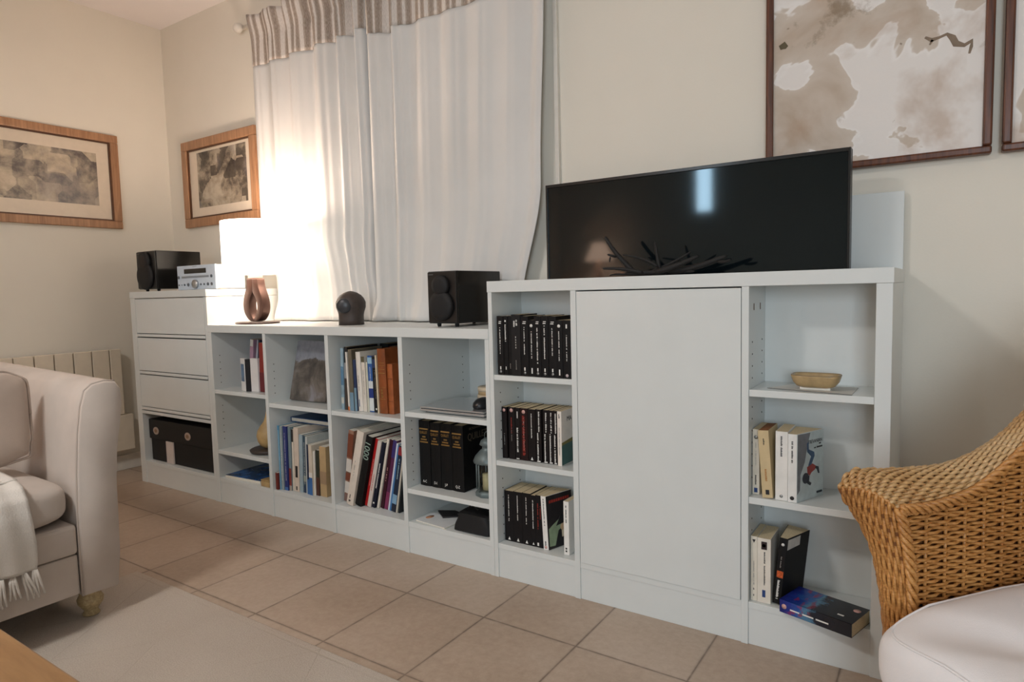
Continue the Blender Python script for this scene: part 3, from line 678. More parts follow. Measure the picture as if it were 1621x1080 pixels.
art2(e,px,.0215,[('grey_rock',(122,124,128),[(.001,.02),(.012,.03),(.014,.07),(.030,.10),(.040,.14),(.052,.175),(.002,.176)]),
 ('blue_legs',(62,88,118),[(.038,.148),(.045,.152),(.046,.132),(.068,.122),(.070,.112),(.056,.088),(.044,.082),(.046,.092),(.056,.112),(.040,.126)]),
 ('red_shirt',(150,58,52),[(.040,.086),(.062,.092),(.078,.082),(.070,.074),(.058,.070),(.050,.062),(.042,.070)]),
 ('raised_arm',(40,48,58),[(.074,.084),(.086,.080),(.090,.062),(.086,.062),(.080,.074),(.072,.078)]),
 ('dark_hair',(48,52,62),ell(.034,.058,.012,.014)),('hanging_arm',(46,52,60),[(.040,.060),(.048,.062),(.046,.048),(.056,.042),(.052,.036),(.042,.042)]),('publisher_mark',(40,50,58),[(.080,.010),(.100,.010),(.100,.015),(.080,.015)])],.046)
text('title_lettering','TREVANIAN',.0135,M_INKD,e,(.0223-px+.046*.072/.108,.072,.150),(PI/2,0,PI/2-math.atan(.046/.108)),sx=.86)
m=MB((px,0,0)); m.box(.0217,.0223,.088,.096,.140,.1435); m.box(.0217,.0223,.068,.076,.131,.134); m.box(.0217,.0223,.079,.102,.131,.135); shear(m,.046).build('subtitle_lettering',M_INKD,e)
G='paperbacks in the right column of the tall bookcase, bottom shelf'
book('slim cream paperback against the side panel, bottom shelf of right column',2.1235,.016,.1183,.0162,.177,.108,(226,218,202),[('tri',M_INKD,.93,-1),('dash',M_STEEL,.25,.62,.0028),('dash',M_INKD,.05,.09,.003),('dash',M_INKD,.17,.19,.003)],group=G)
book('thick cream paperback with blue label and a small portrait on its spine',2.1408,.014,.1183,.0338,.1765,.108,(228,220,206),[('blk',paint((44,28,30),.5),.83,.95,.3,.72),('dot',PK,.89,.0048),('dash',M_INKD,.28,.78,.0035,.55),('blk',BLU,.09,.2,.38,.62,'spine_label')],group=G)
e,px=book('black paperback with orange flame emblem leaning on its neighbour',2.1785,.018,.1183,.0195,.182,.108,(16,16,18),[('blk',paint((206,92,40),.5,.3,200),.40,.50,.15,.95,'flame_emblem'),('dash',W1,.06,.36,.006),('dash',M_STEEL,.55,.72,.003),('dot',W1,.90,.004)],lean=.018,group=G,splay=.036)
rightart(e,px,.0195,[('white_sticker',(206,202,194),[(.004,.150),(.062,.152),(.062,.178),(.004,.178)])],.036)
# lying blue book
lb_=empty('paperback_book',(2.203,-.012,.1183),(0,0,-.285),'blue and black paperback lying flat at the end of the bottom shelf','book',G)
def blue_cover():
    m,nt,b=nodes('blue_sea_cover'); tc=nt.nodes.new('ShaderNodeTexCoord'); sp=nt.nodes.new('ShaderNodeSeparateXYZ'); nt.links.new(tc.outputs['Object'],sp.inputs[0])
    n=noise(nt,28,5,.6); n2=noise(nt,60,4,.6,stretch=(1,.4,1))
    t=math_(nt,'ADD',math_(nt,'MULTIPLY',sp.outputs[0],5.6),math_(nt,'MULTIPLY',math_(nt,'SUBTRACT',n.outputs['Fac'],.5),.5))
    c=ramp(nt,t,[(0,lin((24,34,110))),(.14,lin((30,52,140))),(.3,lin((42,92,160))),(.42,lin((84,130,160))),(.5,lin((34,38,50))),(.8,lin((26,28,36)))]).outputs[0]
    t2=math_(nt,'MULTIPLY',ramp(nt,n2.outputs['Fac'],[(.52,(0,0,0,1)),(.6,(1,1,1,1))]).outputs[0],ramp(nt,sp.outputs[0],[(.01,(0,0,0,1)),(.03,(.7,)*3+(1,)),(.075,(.7,)*3+(1,)),(.09,(0,0,0,1))]).outputs[0])
    c=mix(nt,t2,c,lin((140,40,66))); nt.links.new(c,b.inputs['Base Color']); b.inputs['Roughness'].default_value=.25; return m
BC=blue_cover()
m=MB(); m.box(0,.180,0,.0012,0,.034); m.box(0,.180,0,.105,.0332,.034); m.box(0,.180,0,.105,0,.0008); m.build('cover',BC,lb_)
MB().box(.0008,.1792,.0012,.104,.0008,.0332).build('pages',M_PAGE,lb_)
m=MB()
for a,b_ in ((.028,.052),(.06,.088),(.094,.125)): m.box(a,b_,-.0005,.0002,.012,.0155)
m.build('spine_lettering',W1,lb_)
MB().lathe([(.0065,0),(.0065,.0006)],(.012,-.0005,.017),16,'y').build('spine_emblem',PK,lb_)
MB().lathe([(.009,0),(.009,.0005)],(.162,.075,.034),18).build('cover_sticker',PK,lb_)
MB().box(.135,.150,.024,.030,.034,.0344).build('cover_mark',W1,lb_)

# ------------------------------------------------------------------ magazines and large books, low bookcase
G='upright magazines in the second column'
RB=(110,44,36)
C2=[ # x,y,w,h,lean,color,label,bands,spec
(.103,.012,.0150,.075,0,(112,44,38),'small dark red booklet standing left of the magazines',()),
(.1195,.020,.0085,.286,.003,(120,168,196),'pale blue tall magazine, first of the upright row',((.93,1,(86,150,190)),)),
(.1295,.022,.0150,.283,.004,(150,164,168),'grey-blue magazine beside the purple-blue volume',()),
(.1465,.026,.0225,.284,.004,(48,58,118),'thick indigo magazine in the upright row, second column',((.0,.05,(70,110,170)),)),
(.1705,.032,.0155,.283,.006,(122,140,146),'grey-green magazine with reddish lower spine',((.08,.35,(130,58,54)),(.0,.08,(170,160,150)))),
(.1875,.036,.0100,.272,.008,(226,216,200),'slim cream magazine with black top band',((.8,1,(30,26,26)),)),
(.1985,.037,.0300,.282,.010,(218,202,186),'thick cream volume with small black square label',()),
(.230,.039,.0205,.254,.010,(160,178,186),'pale grey-blue volume beside the thick cream volume',()),
(.2520,.043,.0150,.250,.008,(56,78,92),'dark teal magazine with white flecks',((.0,.12,(40,60,90)),(.2,.3,(150,160,150)))),
(.2680,.042,.0120,.248,.008,(196,200,196),'slim pale grey magazine with brown cover',()),
(.2810,.037,.0145,.216,.006,(34,44,70),'navy magazine with a light blue top',((.0,.3,(58,104,160)),)),
(.2970,.034,.0200,.216,.004,(212,200,182),'beige magazine with blue foot and brown cover',((.0,.35,(60,110,170)),(.35,.45,(226,222,214)))),
(.3185,.040,.0105,.190,.004,(224,220,210),'slim white booklet near the beige thick book',()),
(.3305,.044,.0210,.196,.004,(54,58,48),'dark green-brown booklet beside the beige box-like book',((.0,.4,(82,50,38)),)),
(.3530,.046,.0400,.214,.003,(190,162,120),'thick tan book at the right end of the magazine row',((.25,.5,(164,138,108)),)),
]
PX=pack([(q[0],q[2],q[3],q[4]) for q in C2])
for i,(x,y,w_,h_,ln,col,lab,bands) in enumerate(C2):
    x=PX[i]
    spec=[]
    if i==6: spec=[('blk',M_INKD,.22,.40,.25,.75,'spine_label'),('blk',M_INKD,.02,.08,.35,.6)]
    if i in(2,3,8): spec=[('dash',W1,.15,.9,.0022)]
    book(lab,x,y,.120,w_,h_,.21,col,spec,lean=ln,pages=M_PAGEW,group=G,hard=False,name='magazine' if i!=14 else 'hardback_book',cat='magazine' if i!=14 else 'book',bands=bands)
bl=empty('atlas_book',(.112,.10,.4085),(0,.0,0),'large blue book lying on top of the upright magazines','book')
MB().box(0,.32,0,.23,0,.003).box(0,.32,0,.23,.018,.021).box(0,.003,0,.23,.003,.018).build('cover',paint((44,84,132),.4,.2,30),bl)
MB().box(.003,.318,.003,.228,.003,.018).build('pages',M_PAGEW,bl)

G='upright books in the third column, top shelf'
C3=[(.517,.040,.0150,.250,.006,(150,176,190),'pale patterned tall book at the left end, third column top',((.4,.7,(90,130,160)),(.1,.2,(200,200,190))),False),
(.5335,.044,.0170,.254,.006,(36,34,34),'black topped tall book next to a white slim one',((.0,.5,(70,60,54)),(.5,.75,(150,150,150))),False),
(.5520,.034,.0075,.235,-.006,(230,224,214),'slim white book with orange foot, third column top',((.0,.07,(206,110,56)),),False),
(.5615,.038,.0205,.245,-.004,(112,104,88),'olive grey tall book with pale marks near its top',((.0,.3,(120,150,170)),),False),
(.5840,.042,.0130,.205,-.003,(44,58,92),'short dark blue book with a light blue foot',((.0,.45,(120,150,168)),),False),
(.5985,.043,.0250,.236,-.007,(228,222,212),'thick white book with vertical title, third column top',(),True),
(.6250,.047,.0180,.218,-.004,(222,214,202),'white book with faint title beside the thick white one',((.9,1,(96,92,70)),),False),
(.6450,.052,.0080,.196,-.003,(206,206,190),'thin pale green booklet, third column top',(),False),
(.6550,.054,.0240,.222,-.004,(46,92,158),'blue book with white shapes at its foot',((.02,.25,(220,226,226)),(.25,.42,(38,60,130)),(.42,.55,(214,220,224)),(.86,.97,(150,190,214))),False),
(.6810,.053,.0250,.220,-.004,(34,34,36),'black book beside the blue one, third column top',((.8,.95,(40,60,100)),),False),
(.7080,.044,.0065,.226,-.006,(222,206,176),'slim cream book leaning against the brown leather volume',(),False),
(.7180,.046,.0410,.252,-.004,(142,76,36),'thick brown leather volume with ribbed gilt spine',(),True),
(.7640,.052,.0270,.194,-.002,(168,92,48),'smaller tan leather volume at the right end, third column',(),True)]
PX=pack([(q[0],q[2],q[3],q[4]) for q in C3])
for i,(x,y,w_,h_,ln,col,lab,bands,hd) in enumerate(C3):
    x=PX[i]
    spec=[]
    if i==5: spec=[('dash',M_STEEL,.35,.6,.004),('blk',paint((60,90,130),.5),.08,.2,.3,.45)]
    if i==6: spec=[('dash',M_STEEL,.3,.75,.0035)]
    if i==8: spec=[('dash',paint((200,210,230),.5),.55,.8,.004)]
    if i==9: spec=[('dash',M_STEEL,.25,.75,.003),('dot',W1,.06,.004)]
    if i==11: spec=[('blk',M_GOLD,.62,.63,.05,.95),('blk',M_GOLD,.68,.685,.05,.95),('blk',M_GOLD,.74,.745,.05,.95),('blk',M_GOLD,.78,.785,.05,.95),('dash',M_GOLD,.25,.38,.012),('blk',M_GOLD,.4,.405,.05,.95),('blk',M_GOLD,.22,.225,.05,.95)]
    if i==12: spec=[('blk',paint((110,54,26),.5),.25,.26,.02,.98),('blk',paint((110,54,26),.5),.7,.71,.02,.98)]
    book(lab,x,y,.505,w_,h_,.17 if i!=11 else .2,paint(col,.45,.18,20) if i in(0,1,3,11,12) else col,spec,lean=ln,pages=M_PAGE,group=G,hard=hd,bands=bands)
book('dark red book standing behind the white ones, third column',.6100,.225,.505,.058,.243,.14,(96,30,28),[],group=G)
book('tall black book at the rear, third column top shelf',.5600,.224,.505,.045,.254,.15,(28,28,30),[],group=G)

G='leaning books in the third column, lower shelf'
# x is lower-left; all lean right
C3b=[(.493,.046,.024,.303,.052,paint((150,112,92),.4,.3,12),'patterned brown and cream book at the left end of the leaning row',((.62,.95,(124,66,44)),(.42,.6,(214,206,196)),(.3,.4,(120,64,44)),(.12,.28,(216,208,198)),(.0,.1,(128,100,92))),False),
(.5175,.018,.040,.318,.072,(224,212,198),'thick cream book with black numbers at its foot, leaning',(),True),
(.5600,.028,.0375,.300,.076,(20,20,21),'thick black book with large outlined zeros on its spine',(),True),
(.6000,.048,.0170,.290,.072,(180,30,30),'bright red slim book in the leaning row',(),False),
(.6190,.043,.0190,.283,.068,(214,204,196),'cream book just right of the red one, leaning',(),False),
(.6400,.047,.0160,.280,.064,(26,30,46),'navy black book with white spine lettering, leaning',(),False),
(.6580,.054,.0105,.293,.060,(222,214,200),'slim cream book between two dark leaning books',(),False),
(.6705,.058,.0170,.290,.056,(58,24,36),'dark maroon book in the leaning row',(),False),
(.6895,.058,.0180,.288,.050,(88,38,74),'purple magenta book in the leaning row',((.0,.25,(130,50,90)),(.75,1,(56,46,110))),False),
(.7095,.057,.0075,.278,.046,(214,220,232),'very slim white-blue book right of the purple book',(),False),
(.7190,.056,.0110,.270,.042,(70,124,178),'light blue slim book in the leaning row',(),False),
(.7325,.050,.0230,.270,.036,(28,42,64),'dark blue book with red top and pale foot picture',((.86,.98,(150,44,50)),(.12,.26,(130,168,196)),(.0,.1,(30,36,52))),False),
(.7590,.049,.0080,.258,.026,(196,190,176),'slim beige book near the right divider, leaning',(),False),
(.7705,.051,.0065,.250,.020,(36,40,44),'slim black book at the right end of the leaning row',(),False)]
LN=[.046,.084,.085,.080,.078,.076,.074,.070,.066,.062,.060,.057,.052,.048]
XB=[.4990,.540,.572,.608,.630,.652,.670,.682,.702,.722,.731,.744,.770,.780]
WD=[.030,.037,.034,.0175,.0185,.016,.0105,.017,.018,.0075,.0105,.0225,.0075,.006]
C3b=[(XB[i],q[1],WD[i],q[3],LN[i])+q[5:] for i,q in enumerate(C3b)]
PX=pack([(q[0],q[2],q[3],q[4]) for q in C3b])
for i,(x,y,w_,h_,ln,col,lab,bands,hd) in enumerate(C3b):
    x=PX[i]; spec=[]
    if i==1: spec=[('blk',M_INKD,.09,.14,.42,.52),('dash',M_INKD,.045,.07,.010),('dash',M_STEEL,.4,.6,.003)]
    if i==2: spec=[('txt',paint((150,172,160),.4),'1000',.80,.040,.5,1)]
    if i==3: spec=[('dash',paint((226,150,140),.5),.3,.7,.003)]
    if i==4: spec=[('dash',paint((196,70,60),.5),.25,.5,.003)]
    if i==5: spec=[('dash',W1,.3,.7,.005),('dot',W1,.07,.004)]
    if i==7: spec=[('dash',PK,.4,.6,.003)]
    if i==11: spec=[('dash',paint((150,180,190),.5),.5,.8,.005)]
    book(lab,x,y,.120,w_,h_,.22,col,spec,lean=ln,pages=M_PAGEW,group=G,hard=hd,bands=bands)

# dictionaries
G='matching black dictionary volumes'
for i,(x,w_,h_,tx) in enumerate(((.9075,.052,.2465,'A-C'),(.9625,.046,.2425,'D-I'),(1.0105,.0515,.2445,'J-P'),(1.0635,.0520,.2425,'Q-Z'))):
    lab='black dictionary volume lettered %s in gold and white, third column shelf'%tx
    lab={0:'black gilt dictionary volume marked A-C, leftmost of the four',1:'black gilt dictionary volume marked D-I, second of the four',2:'black gilt dictionary volume marked J-P, third of the four',3:'black gilt dictionary volume marked Q-Z, beside the grey lantern'}[i]
    e,px=book(lab,x,.060,.2462,w_,h_,.19,(13,13,14),[],group=G,hard=True,pages=M_PAGE,name='dictionary')
    y=-.0008
    MB().box(w_*.1,w_*.9,y,y+.002,h_*.865,h_*.885).build('gilt_band',M_GOLD,e)
    text('spine_lettering','QUILLET',.0135,M_GOLD,e,(w_/2,y-.0006,h_*.82),(PI/2,0,0),sx=.72)
    for k,(zz_,ww) in enumerate(((.755,.25),(.715,.55),(.675,.7))):
        m=MB(); xx=w_*(.5-ww/2)
        while xx<w_*(.5+ww/2): m.box(xx,xx+.0022,y-.0004,y+.001,h_*zz_-.0025,h_*zz_+.0025); xx+=.0032
        m.build('spine_lettering',M_GOLD,e)
    text('volume_lettering',tx,.014,W1,e,(w_/2,y-.0006,h_*.07),(PI/2,0,0),sx=.8)
    if i==3:
        text('cover_lettering','QUILLET',.036,paint((96,84,68),.5),e,(w_+.0004,.09,h_*.80),(PI/2,0,PI/2),sx=.85)
        text('cover_lettering','DICTIONNAIRE',.0125,paint((96,84,68),.5),e,(w_+.0004,.075,h_*.925),(PI/2,0,PI/2),sx=.8)

# ------------------------------------------------------------------ smaller things in the low bookcase
M_SLIV=paint((204,206,208),.2,.02,metal=.75,name='laptop_silver')
# first column, top shelf
wc=empty('white_photo_stand',(-.150,.040,.5393),(0,0,0),'white upright photo stand with a blue screen picture, first column','photo stand')
MB().prism([(0,0),(.052,-.014),(.052,.004),(0,.018)],0,.150,'z').build('front_panel',paint((226,224,222),.4,.02),wc,bevel=.002)
MB().prism([(.008,-.0025),(.044,-.0122),(.044,-.0130),(.008,-.0033)],.045,.125,'z').build('blue_picture',paint((92,124,158),.3,.25,30,name='blue_photo'),wc)
MB().prism([(.052,-.012),(.074,.0),(.074,.012),(.052,.004)],0,.148,'z').build('dark_edge',paint((22,22,28),.4),wc)
MB().prism([(.074,.0),(.122,.004),(.122,.02),(.074,.016)],0,.152,'z').build('back_panel',paint((222,218,216),.4,.02),wc,bevel=.001)
book('pink and violet book leaning at an angle behind the photo stand',-.205,.115,.5393,.026,.230,.13,(176,140,160),[('blk',W1,.86,1,.05,.9)],lean=.030,group='books in the first column',bands=((.1,.45,(90,60,90)),))
book('thin pale grey book leaning right behind the photo stand',-.160,.110,.5393,.011,.234,.14,(176,178,188),[],lean=.045,group='books in the first column')
book('dark navy book between the pale and the red book',-.120,.105,.5393,.016,.232,.14,(30,34,60),[],lean=.020,group='books in the first column')
book('dark red book standing against the right divider, first column',-.030,.052,.5393,.034,.222,.16,(138,48,40),[],lean=.008,group='books in the first column',bands=((0,.4,(104,34,40)),))
# gourd on a dark dish
gx,gy=.012,.105
dish=empty('round_dish',(-.052,.10,.253),label='dark round wooden dish on the lower shelf of the first column',cat='dish')
MB().lathe([(.060,0),(.082,.004),(.086,.014),(.078,.018),(.001,.013)],(0,0,0),36).build('dish',paint((64,54,50),.5,.1),dish)
gd=empty('dried_gourd',(-.062,.105,.268),label='pale tan dried gourd with thin stem resting on the dark dish',cat='gourd')
MB().lathe([(.001,0),(.020,.002),(.036,.014),(.048,.036),(.052,.058),(.047,.082),(.034,.104),(.018,.125),(.009,.150),(.006,.17),(.001,.172)],(0,0,0),28).build('shell',paint((196,164,112),.5,.15,14,name='gourd_tan'),gd)
MB().tube([(0,0,.168),(-.004,0,.188),(-.002,0,.205)],[.005,.004,.003],8).build('stem',paint((150,124,84),.7),gd)
mg=empty('magazine',(-.276,.014,.120),(0,0,.06),'blue glossy magazine lying flat under the bottom shelf of first column','magazine')
MB().box(0,.245,0,.30,0,.012).build('pages',M_PAGEW,mg)
MB().box(0,.245,0,.30,.012,.0135).build('cover',paint((46,92,150),.25,.5,14,name='blue_photo_cover'),mg)
wbk=empty('wooden_box',(.028,.06,.120),label='small tan wooden box beside the blue magazine',cat='box'); MB().box(-.03,.03,-.05,.04,0,.024).build('box_body',paint((190,160,112),.6,.1),wbk,bevel=.003)
MB().box(-.03,.03,-.05,.04,.0245,.031).build('lid',paint((176,146,98),.6,.1),wbk,bevel=.002)
# slate painting
def slate():
    m,nt,b=nodes('slate_painting'); n=noise(nt,11,5,.6,dist=.5); n2=noise(nt,40,4); tc=nt.nodes.new('ShaderNodeTexCoord'); sp=nt.nodes.new('ShaderNodeSeparateXYZ'); nt.links.new(tc.outputs['Object'],sp.inputs[0])
    v=ramp(nt,n.outputs['Fac'],[(.3,lin((54,52,50))),(.45,lin((88,82,76))),(.55,lin((112,104,96))),(.7,lin((136,134,138)))]).outputs[0]
    sky=ramp(nt,n2.outputs['Fac'],[(.3,lin((120,124,134))),(.7,lin((142,146,154)))]).outputs[0]
    h=math_(nt,'ADD',sp.outputs[2],math_(nt,'MULTIPLY',math_(nt,'SUBTRACT',n.outputs['Fac'],.5),.22))
    c=mix(nt,ramp(nt,h,[(.168,(0,0,0,1)),(.178,(1,1,1,1))]).outputs[0],v,sky); nt.links.new(c,b.inputs['Base Color']); b.inputs['Roughness'].default_value=.6; bump(nt,b,n2.outputs['Fac'],.3,.002); return m
sl=MB(); pl=[(0,0),(.012,-.004),(.20,.0),(.232,.002),(.236,.01),(.245,.25),(.24,.262),(.05,.262),(.035,.258)]
sl.prism(pl,0,.008)
s_=sl.build('painted_slate',slate(),bevel=.001); s_.location=(.118,.095,.5120); s_.rotation_euler=(-.13,0,-.0)
tag(s_,'grey painted slate leaning in the top of the second column','painting')
cdw=bx(0,.016,0,.16,0,.215).build('white_booklet',paint((222,220,214),.6,.02)); cdw.location=(.108,.20,.5070); tag(cdw,'thin white booklet standing behind the painted slate','booklet')
# fourth column top: laptop, mouse, round boxes
lt=empty('laptop',(.955,.018,.5341),(0,0,.02),'closed silver laptop lying on the top shelf of the fourth column','laptop')
MB().box(0,.285,0,.225,.004,.013).build('base',M_SLIV,lt,bevel=.003); MB().box(0,.285,0,.225,.0155,.0215).build('lid',M_SLIV,lt,bevel=.002); MB().box(.004,.281,.004,.221,.013,.0155).build('screen_gap',M_BLK,lt)
for p in((.02,.02),(.265,.02),(.02,.2),(.265,.2)): MB().lathe([(.006,0),(.006,.0045)],(p[0],p[1],0),12).build('foot',M_RUB,lt)
mo=empty('computer_mouse',(1.185,.10,.5556),label='small black computer mouse resting on the closed laptop',cat='mouse')
m=MB(); m.lathe([(.030,0),(.033,.008),(.031,.020),(.022,.031),(.010,.036),(.001,.037)],(0,0,0),28,squash=(1,1.5)); m.build('shell',paint((22,24,28),.35,.05),mo)
MB().lathe([(.003,-.003),(.005,0),(.003,.003)],(0,-.026,.028),10,'x').build('wheel',M_STEEL,mo)
def cheesebox(loc,r_,label,n=2):
    e=empty('round_box',loc,label=label,cat='box',group='round wooden boxes')
    MB().lathe([(r_*.96,0),(r_*.96,.022),(.001,.022)],(0,0,0),32).build('base',paint((196,166,124),.7,.1,12,name='poplar_wood'),e)
    MB().lathe([(r_,.014),(r_,.028),(r_*.97,.030),(.001,.030)],(0,0,0),32).build('lid',paint((214,196,168),.7,.1,12,name='poplar_lid'),e); return e
cheesebox((1.060,.318,.5556-.0215),.052,'round wooden box at the rear of the laptop shelf, bottom of stack')
cheesebox((1.060,.318,.5646),.050,'round wooden box on top of another at the rear of laptop shelf')
cheesebox((1.175,.30,.5341),.048,'round wooden box at the right rear corner of laptop shelf')
# lantern
M_ZINC=paint((110,122,122),.45,.12,30,metal=.3,name='zinc')
ln_=empty('lantern',(1.206,.088,.2462),label='grey metal lantern with glass sides beside the dictionaries',cat='lantern')
LR=.047
MB().lathe([(LR*1.02,0),(LR*1.04,.012),(LR*.9,.020),(.001,.020)],(0,0,0),8).build('base',M_ZINC,ln_,bevel=.002)
for k in range(6):
    q=2*PI*k/6+.3; MB().tube([(LR*.93*math.cos(q),LR*.93*math.sin(q),.018),(LR*.93*math.cos(q),LR*.93*math.sin(q),.122)],.0028,6).build('upright',M_ZINC,ln_)
m=MB(); m.lathe([(LR*.86,.02),(LR*.86,.12)],(0,0,0),6,cap=False); m.build('glass_sides',M_GLASS,ln_)
MB().lathe([(LR*1.08,.118),(LR*1.12,.124),(LR*.95,.142),(LR*.6,.160),(LR*.42,.166),(LR*.42,.176),(LR*.62,.182),(LR*.5,.196),(LR*.2,.206),(.001,.208)],(0,0,0),24).build('roof',M_ZINC,ln_)
MB().tube([(-.012,0,.204),(-.012,0,.220),(0,0,.229),(.012,0,.220),(.012,0,.204)],.0017,6).build('carry_ring',M_ZINC,ln_)
cn=empty('candle',(1.206,.088,.2672),label='short cream candle standing inside the grey lantern',cat='candle')
MB().lathe([(.021,0),(.021,.055),(.001,.057)],(0,0,0),20).build('wax',paint((206,196,150),.5,.03),cn); MB().tube([(0,0,.055),(0,0,.066)],.001,6).build('wick',M_BLK,cn)
# fourth column bottom: papers, case, bag
pb=empty('white_booklet',(.915,.022,.120),(0,0,-.10),'open white booklet with an orange mark at the bottom of fourth column','booklet')
MB().box(0,.150,0,.115,0,.004).build('pages',M_PAGEW,pb); MB().box(-.001,.151,-.001,.116,.004,.0046).build('cover',paint((224,226,226),.5,.02),pb)
MB().lathe([(.012,0),(.012,.0005)],(.022,.05,.0046),18,squash=(1,1.6)).build('orange_mark',paint((196,140,104),.6,.1),pb)
ec=empty('eyeglass_case',(.99,.130,.1248),(0,0,0),'flat black pointed eyeglass pouch lying on the white booklet','case')
MB().prism([(-.06,0),(0,.032),(.055,.018),(.062,.0),(.006,-.05)],0,.006,'z').build('pouch',paint((30,26,28),.6,.08),ec,bevel=.0015)
bg=empty('black_bag',(1.173,.035,.1218),label='black zipped accessory bag with loose cable at the bottom of fourth column',cat='bag')
m=MB()
def bagf(u_,v_):
    q=2*PI*u_; a=.084*(1-.18*v_); c=.05*(1-.15*v_); e=.45
    x=a*math.copysign(abs(math.cos(q))**e,math.cos(q)); y=c*math.copysign(abs(math.sin(q))**e,math.sin(q))
    return (x+.004*math.sin(v_*5+q),y+.03,.062*v_+.002*math.sin(q*3))
m.grid(bagf,40,8); m.add([bagf(i/40,1) for i in range(40)],[tuple(range(40))]); m.build('pouch',paint((16,16,18),.7,.08,name='black_nylon'),bg)
MB().tube([(-.055,.03,.06),(-.03,.03,.084),(0,.03,.07),(.02,.035,.088),(.045,.03,.072),(.06,.03,.084)],.0022,6).build('cable',M_RUB,bg)
m=MB(); m.tube([(-.07,.0,.052),(0,-.012,.055),(.07,.0,.052)],.0016,6); m.build('zip',paint((50,50,52),.5),bg)
# black storage box in drawer cabinet
sb=empty('storage_box',(-.672,.03,.1185),label='black storage box with two metal rimmed holes under the drawers',cat='box')
MB((-.672,.03,.1185)).box(-.962,-.360,.032,.34,.119,.30).build('box_body',paint((13,13,14),.6,.1,name='black_card'),sb,bevel=.003)
MB((-.672,.03,.1185)).box(-.968,-.356,.026,.346,.235,.338).build('lid',paint((15,14,15),.6,.1,name='black_card_lid'),sb,bevel=.003)
for xx in(-.897,-.600):
    g=MB((-.672,.03,.1185)); 
    pts=ell(xx,.280,.026,.020,24); g.prism(pts,.0235,.027); rg=g.build('metal_rim',paint((196,180,168),.3,.05,metal=.5,name='nickel_rim'),sb,bevel=.001)
    MB((-.672,.03,.1185)).prism(ell(xx,.280,.013,.010,20),.0228,.024).build('rim_centre',paint((150,118,92),.4,.1),rg)
MB((-.672,.03,.1185)).box(-.808,-.742,.0250,.0315,.1195,.2335).build('paper_tag',paint((206,196,190),.7,.03),sb)

# bowl and papers in the right column
ps=empty('paper_sheet',(2.262,.07,.6934),(0,0,.0),'white sheet of paper lying under the ceramic bowl',cat='paper')
MB().prism([(-.105,-.025),(.098,-.062),(.100,.07),(-.06,.07)],0,.0008,'z').build('sheet',paint((208,206,200),.7,.02),ps)
MB().prism([(-.105,-.027),(.098,-.064),(.100,-.061),(-.105,-.024)],.0008,.0012,'z').build('printed_edge',paint((96,94,92),.7,.02),ps)
bo=empty('ceramic_bowl',(2.272,.068,.6946),label='tan rectangular ceramic bowl with white feet on the top right shelf',cat='bowl')
m=MB(); n=40
def se(q,a,c,e=.55): return (a*math.copysign(abs(math.cos(q))**e,math.cos(q)),c*math.copysign(abs(math.sin(q))**e,math.sin(q)))
prof=[(.038,.022,.006),(.046,.028,.010),(.054,.034,.020),(.0585,.038,.034),(.059,.0385,.037),(.056,.0355,.0372),(.054,.034,.034),(.048,.028,.018),(.034,.018,.010)]
vs=[]
for a,c,z in prof:
    for j in range(n): p=se(2*PI*j/n,a,c); vs.append((p[0],p[1],z))
k=len(prof); m.add(vs,[(i*n+j,i*n+(j+1)%n,(i+1)*n+(j+1)%n,(i+1)*n+j) for i in range(k-1) for j in range(n)]+[tuple(range(n))[::-1],tuple((k-1)*n+j for j in range(n))],True)
m.build('bowl_body',paint((178,152,110),.3,.12,40,name='tan_glaze'),bo)
m=MB(); rim=[se(2*PI*j/n,.0575,.037) for j in range(n)]; m.tube([(p[0],p[1],.037) for p in rim]+[(rim[0][0],rim[0][1],.037)],.0018,6); m.build('rim',paint((140,118,84),.35,.1),bo)
MB().box(-.036,.036,-.019,.019,0,.007).build('foot_rail',paint((220,216,206),.5,.03),bo,bevel=.001)

# ------------------------------------------------------------------ radiator
ro=(-1.33,-.4,0)
rd=empty('radiator',ro,label='cream electric panel radiator on the left wall behind the sofa arm',cat='radiator')
M_RAD=paint((224,212,192),.4,.02,name='radiator_cream')
m=MB(ro); edges=[.066]+[.066-.062-.0895*k for k in range(12)]
for a,b_ in zip(edges,edges[1:]): m.box(-1.325,-1.29,b_+.0025,a-.0025,.33,.697)
m.build('slatted_panel',M_RAD,rd,bevel=.003)
MB(ro).box(-1.358,-1.326,edges[-1],.064,.20,.692).build('heater_body',paint((120,108,92),.5,.03),rd)
MB(ro).box(-1.345,-1.289,edges[-1],.108,.125,.326).build('lower_casing',M_RAD,rd,bevel=.004)
MB(ro).box(-1.369,-1.344,-.8,.03,.30,.34).build('wall_bracket',M_RAD,rd)

# ------------------------------------------------------------------ sofa
M_SOFA=fabric((206,194,184),'sofa_linen',700,.3)
so_=(.0,-1.6,0)
sf=empty('sofa',so_,label='cream fabric sofa with a tall flared arm at the left edge',cat='sofa')
XF=.45
def armprof(): # (y,z) outline, camera side
    return [(-.812,.095),(-.800,.20),(-.797,.32),(-.795,.42),(-.787,.52),(-.772,.60),(-.764,.66),(-.766,.70),(-.780,.724),(-.810,.728),(-.845,.722),(-.866,.705),(-.880,.66),(-.892,.58),(-.902,.46),(-.907,.35),(-.909,.2),(-.908,.098)]
m=MB(so_); pr=armprof(); n=len(pr); vs=[]; xs=[XF-.0,XF-.006,XF-.02,.2,-.1,-.4,-.62,-.64]
sc_=[.93,.98,1,1,1,1,1,.95]
cy,cz=-.84,.41
for x_,s1 in zip(xs,sc_):
    for y,z in pr:
        z2=z+ (0.03*(.45-x_)/1.07 if z>.6 else 0)
        vs.append((x_,cy+(y-cy)*s1,cz+(z2-cz)*(1-(1-s1)*.25)))
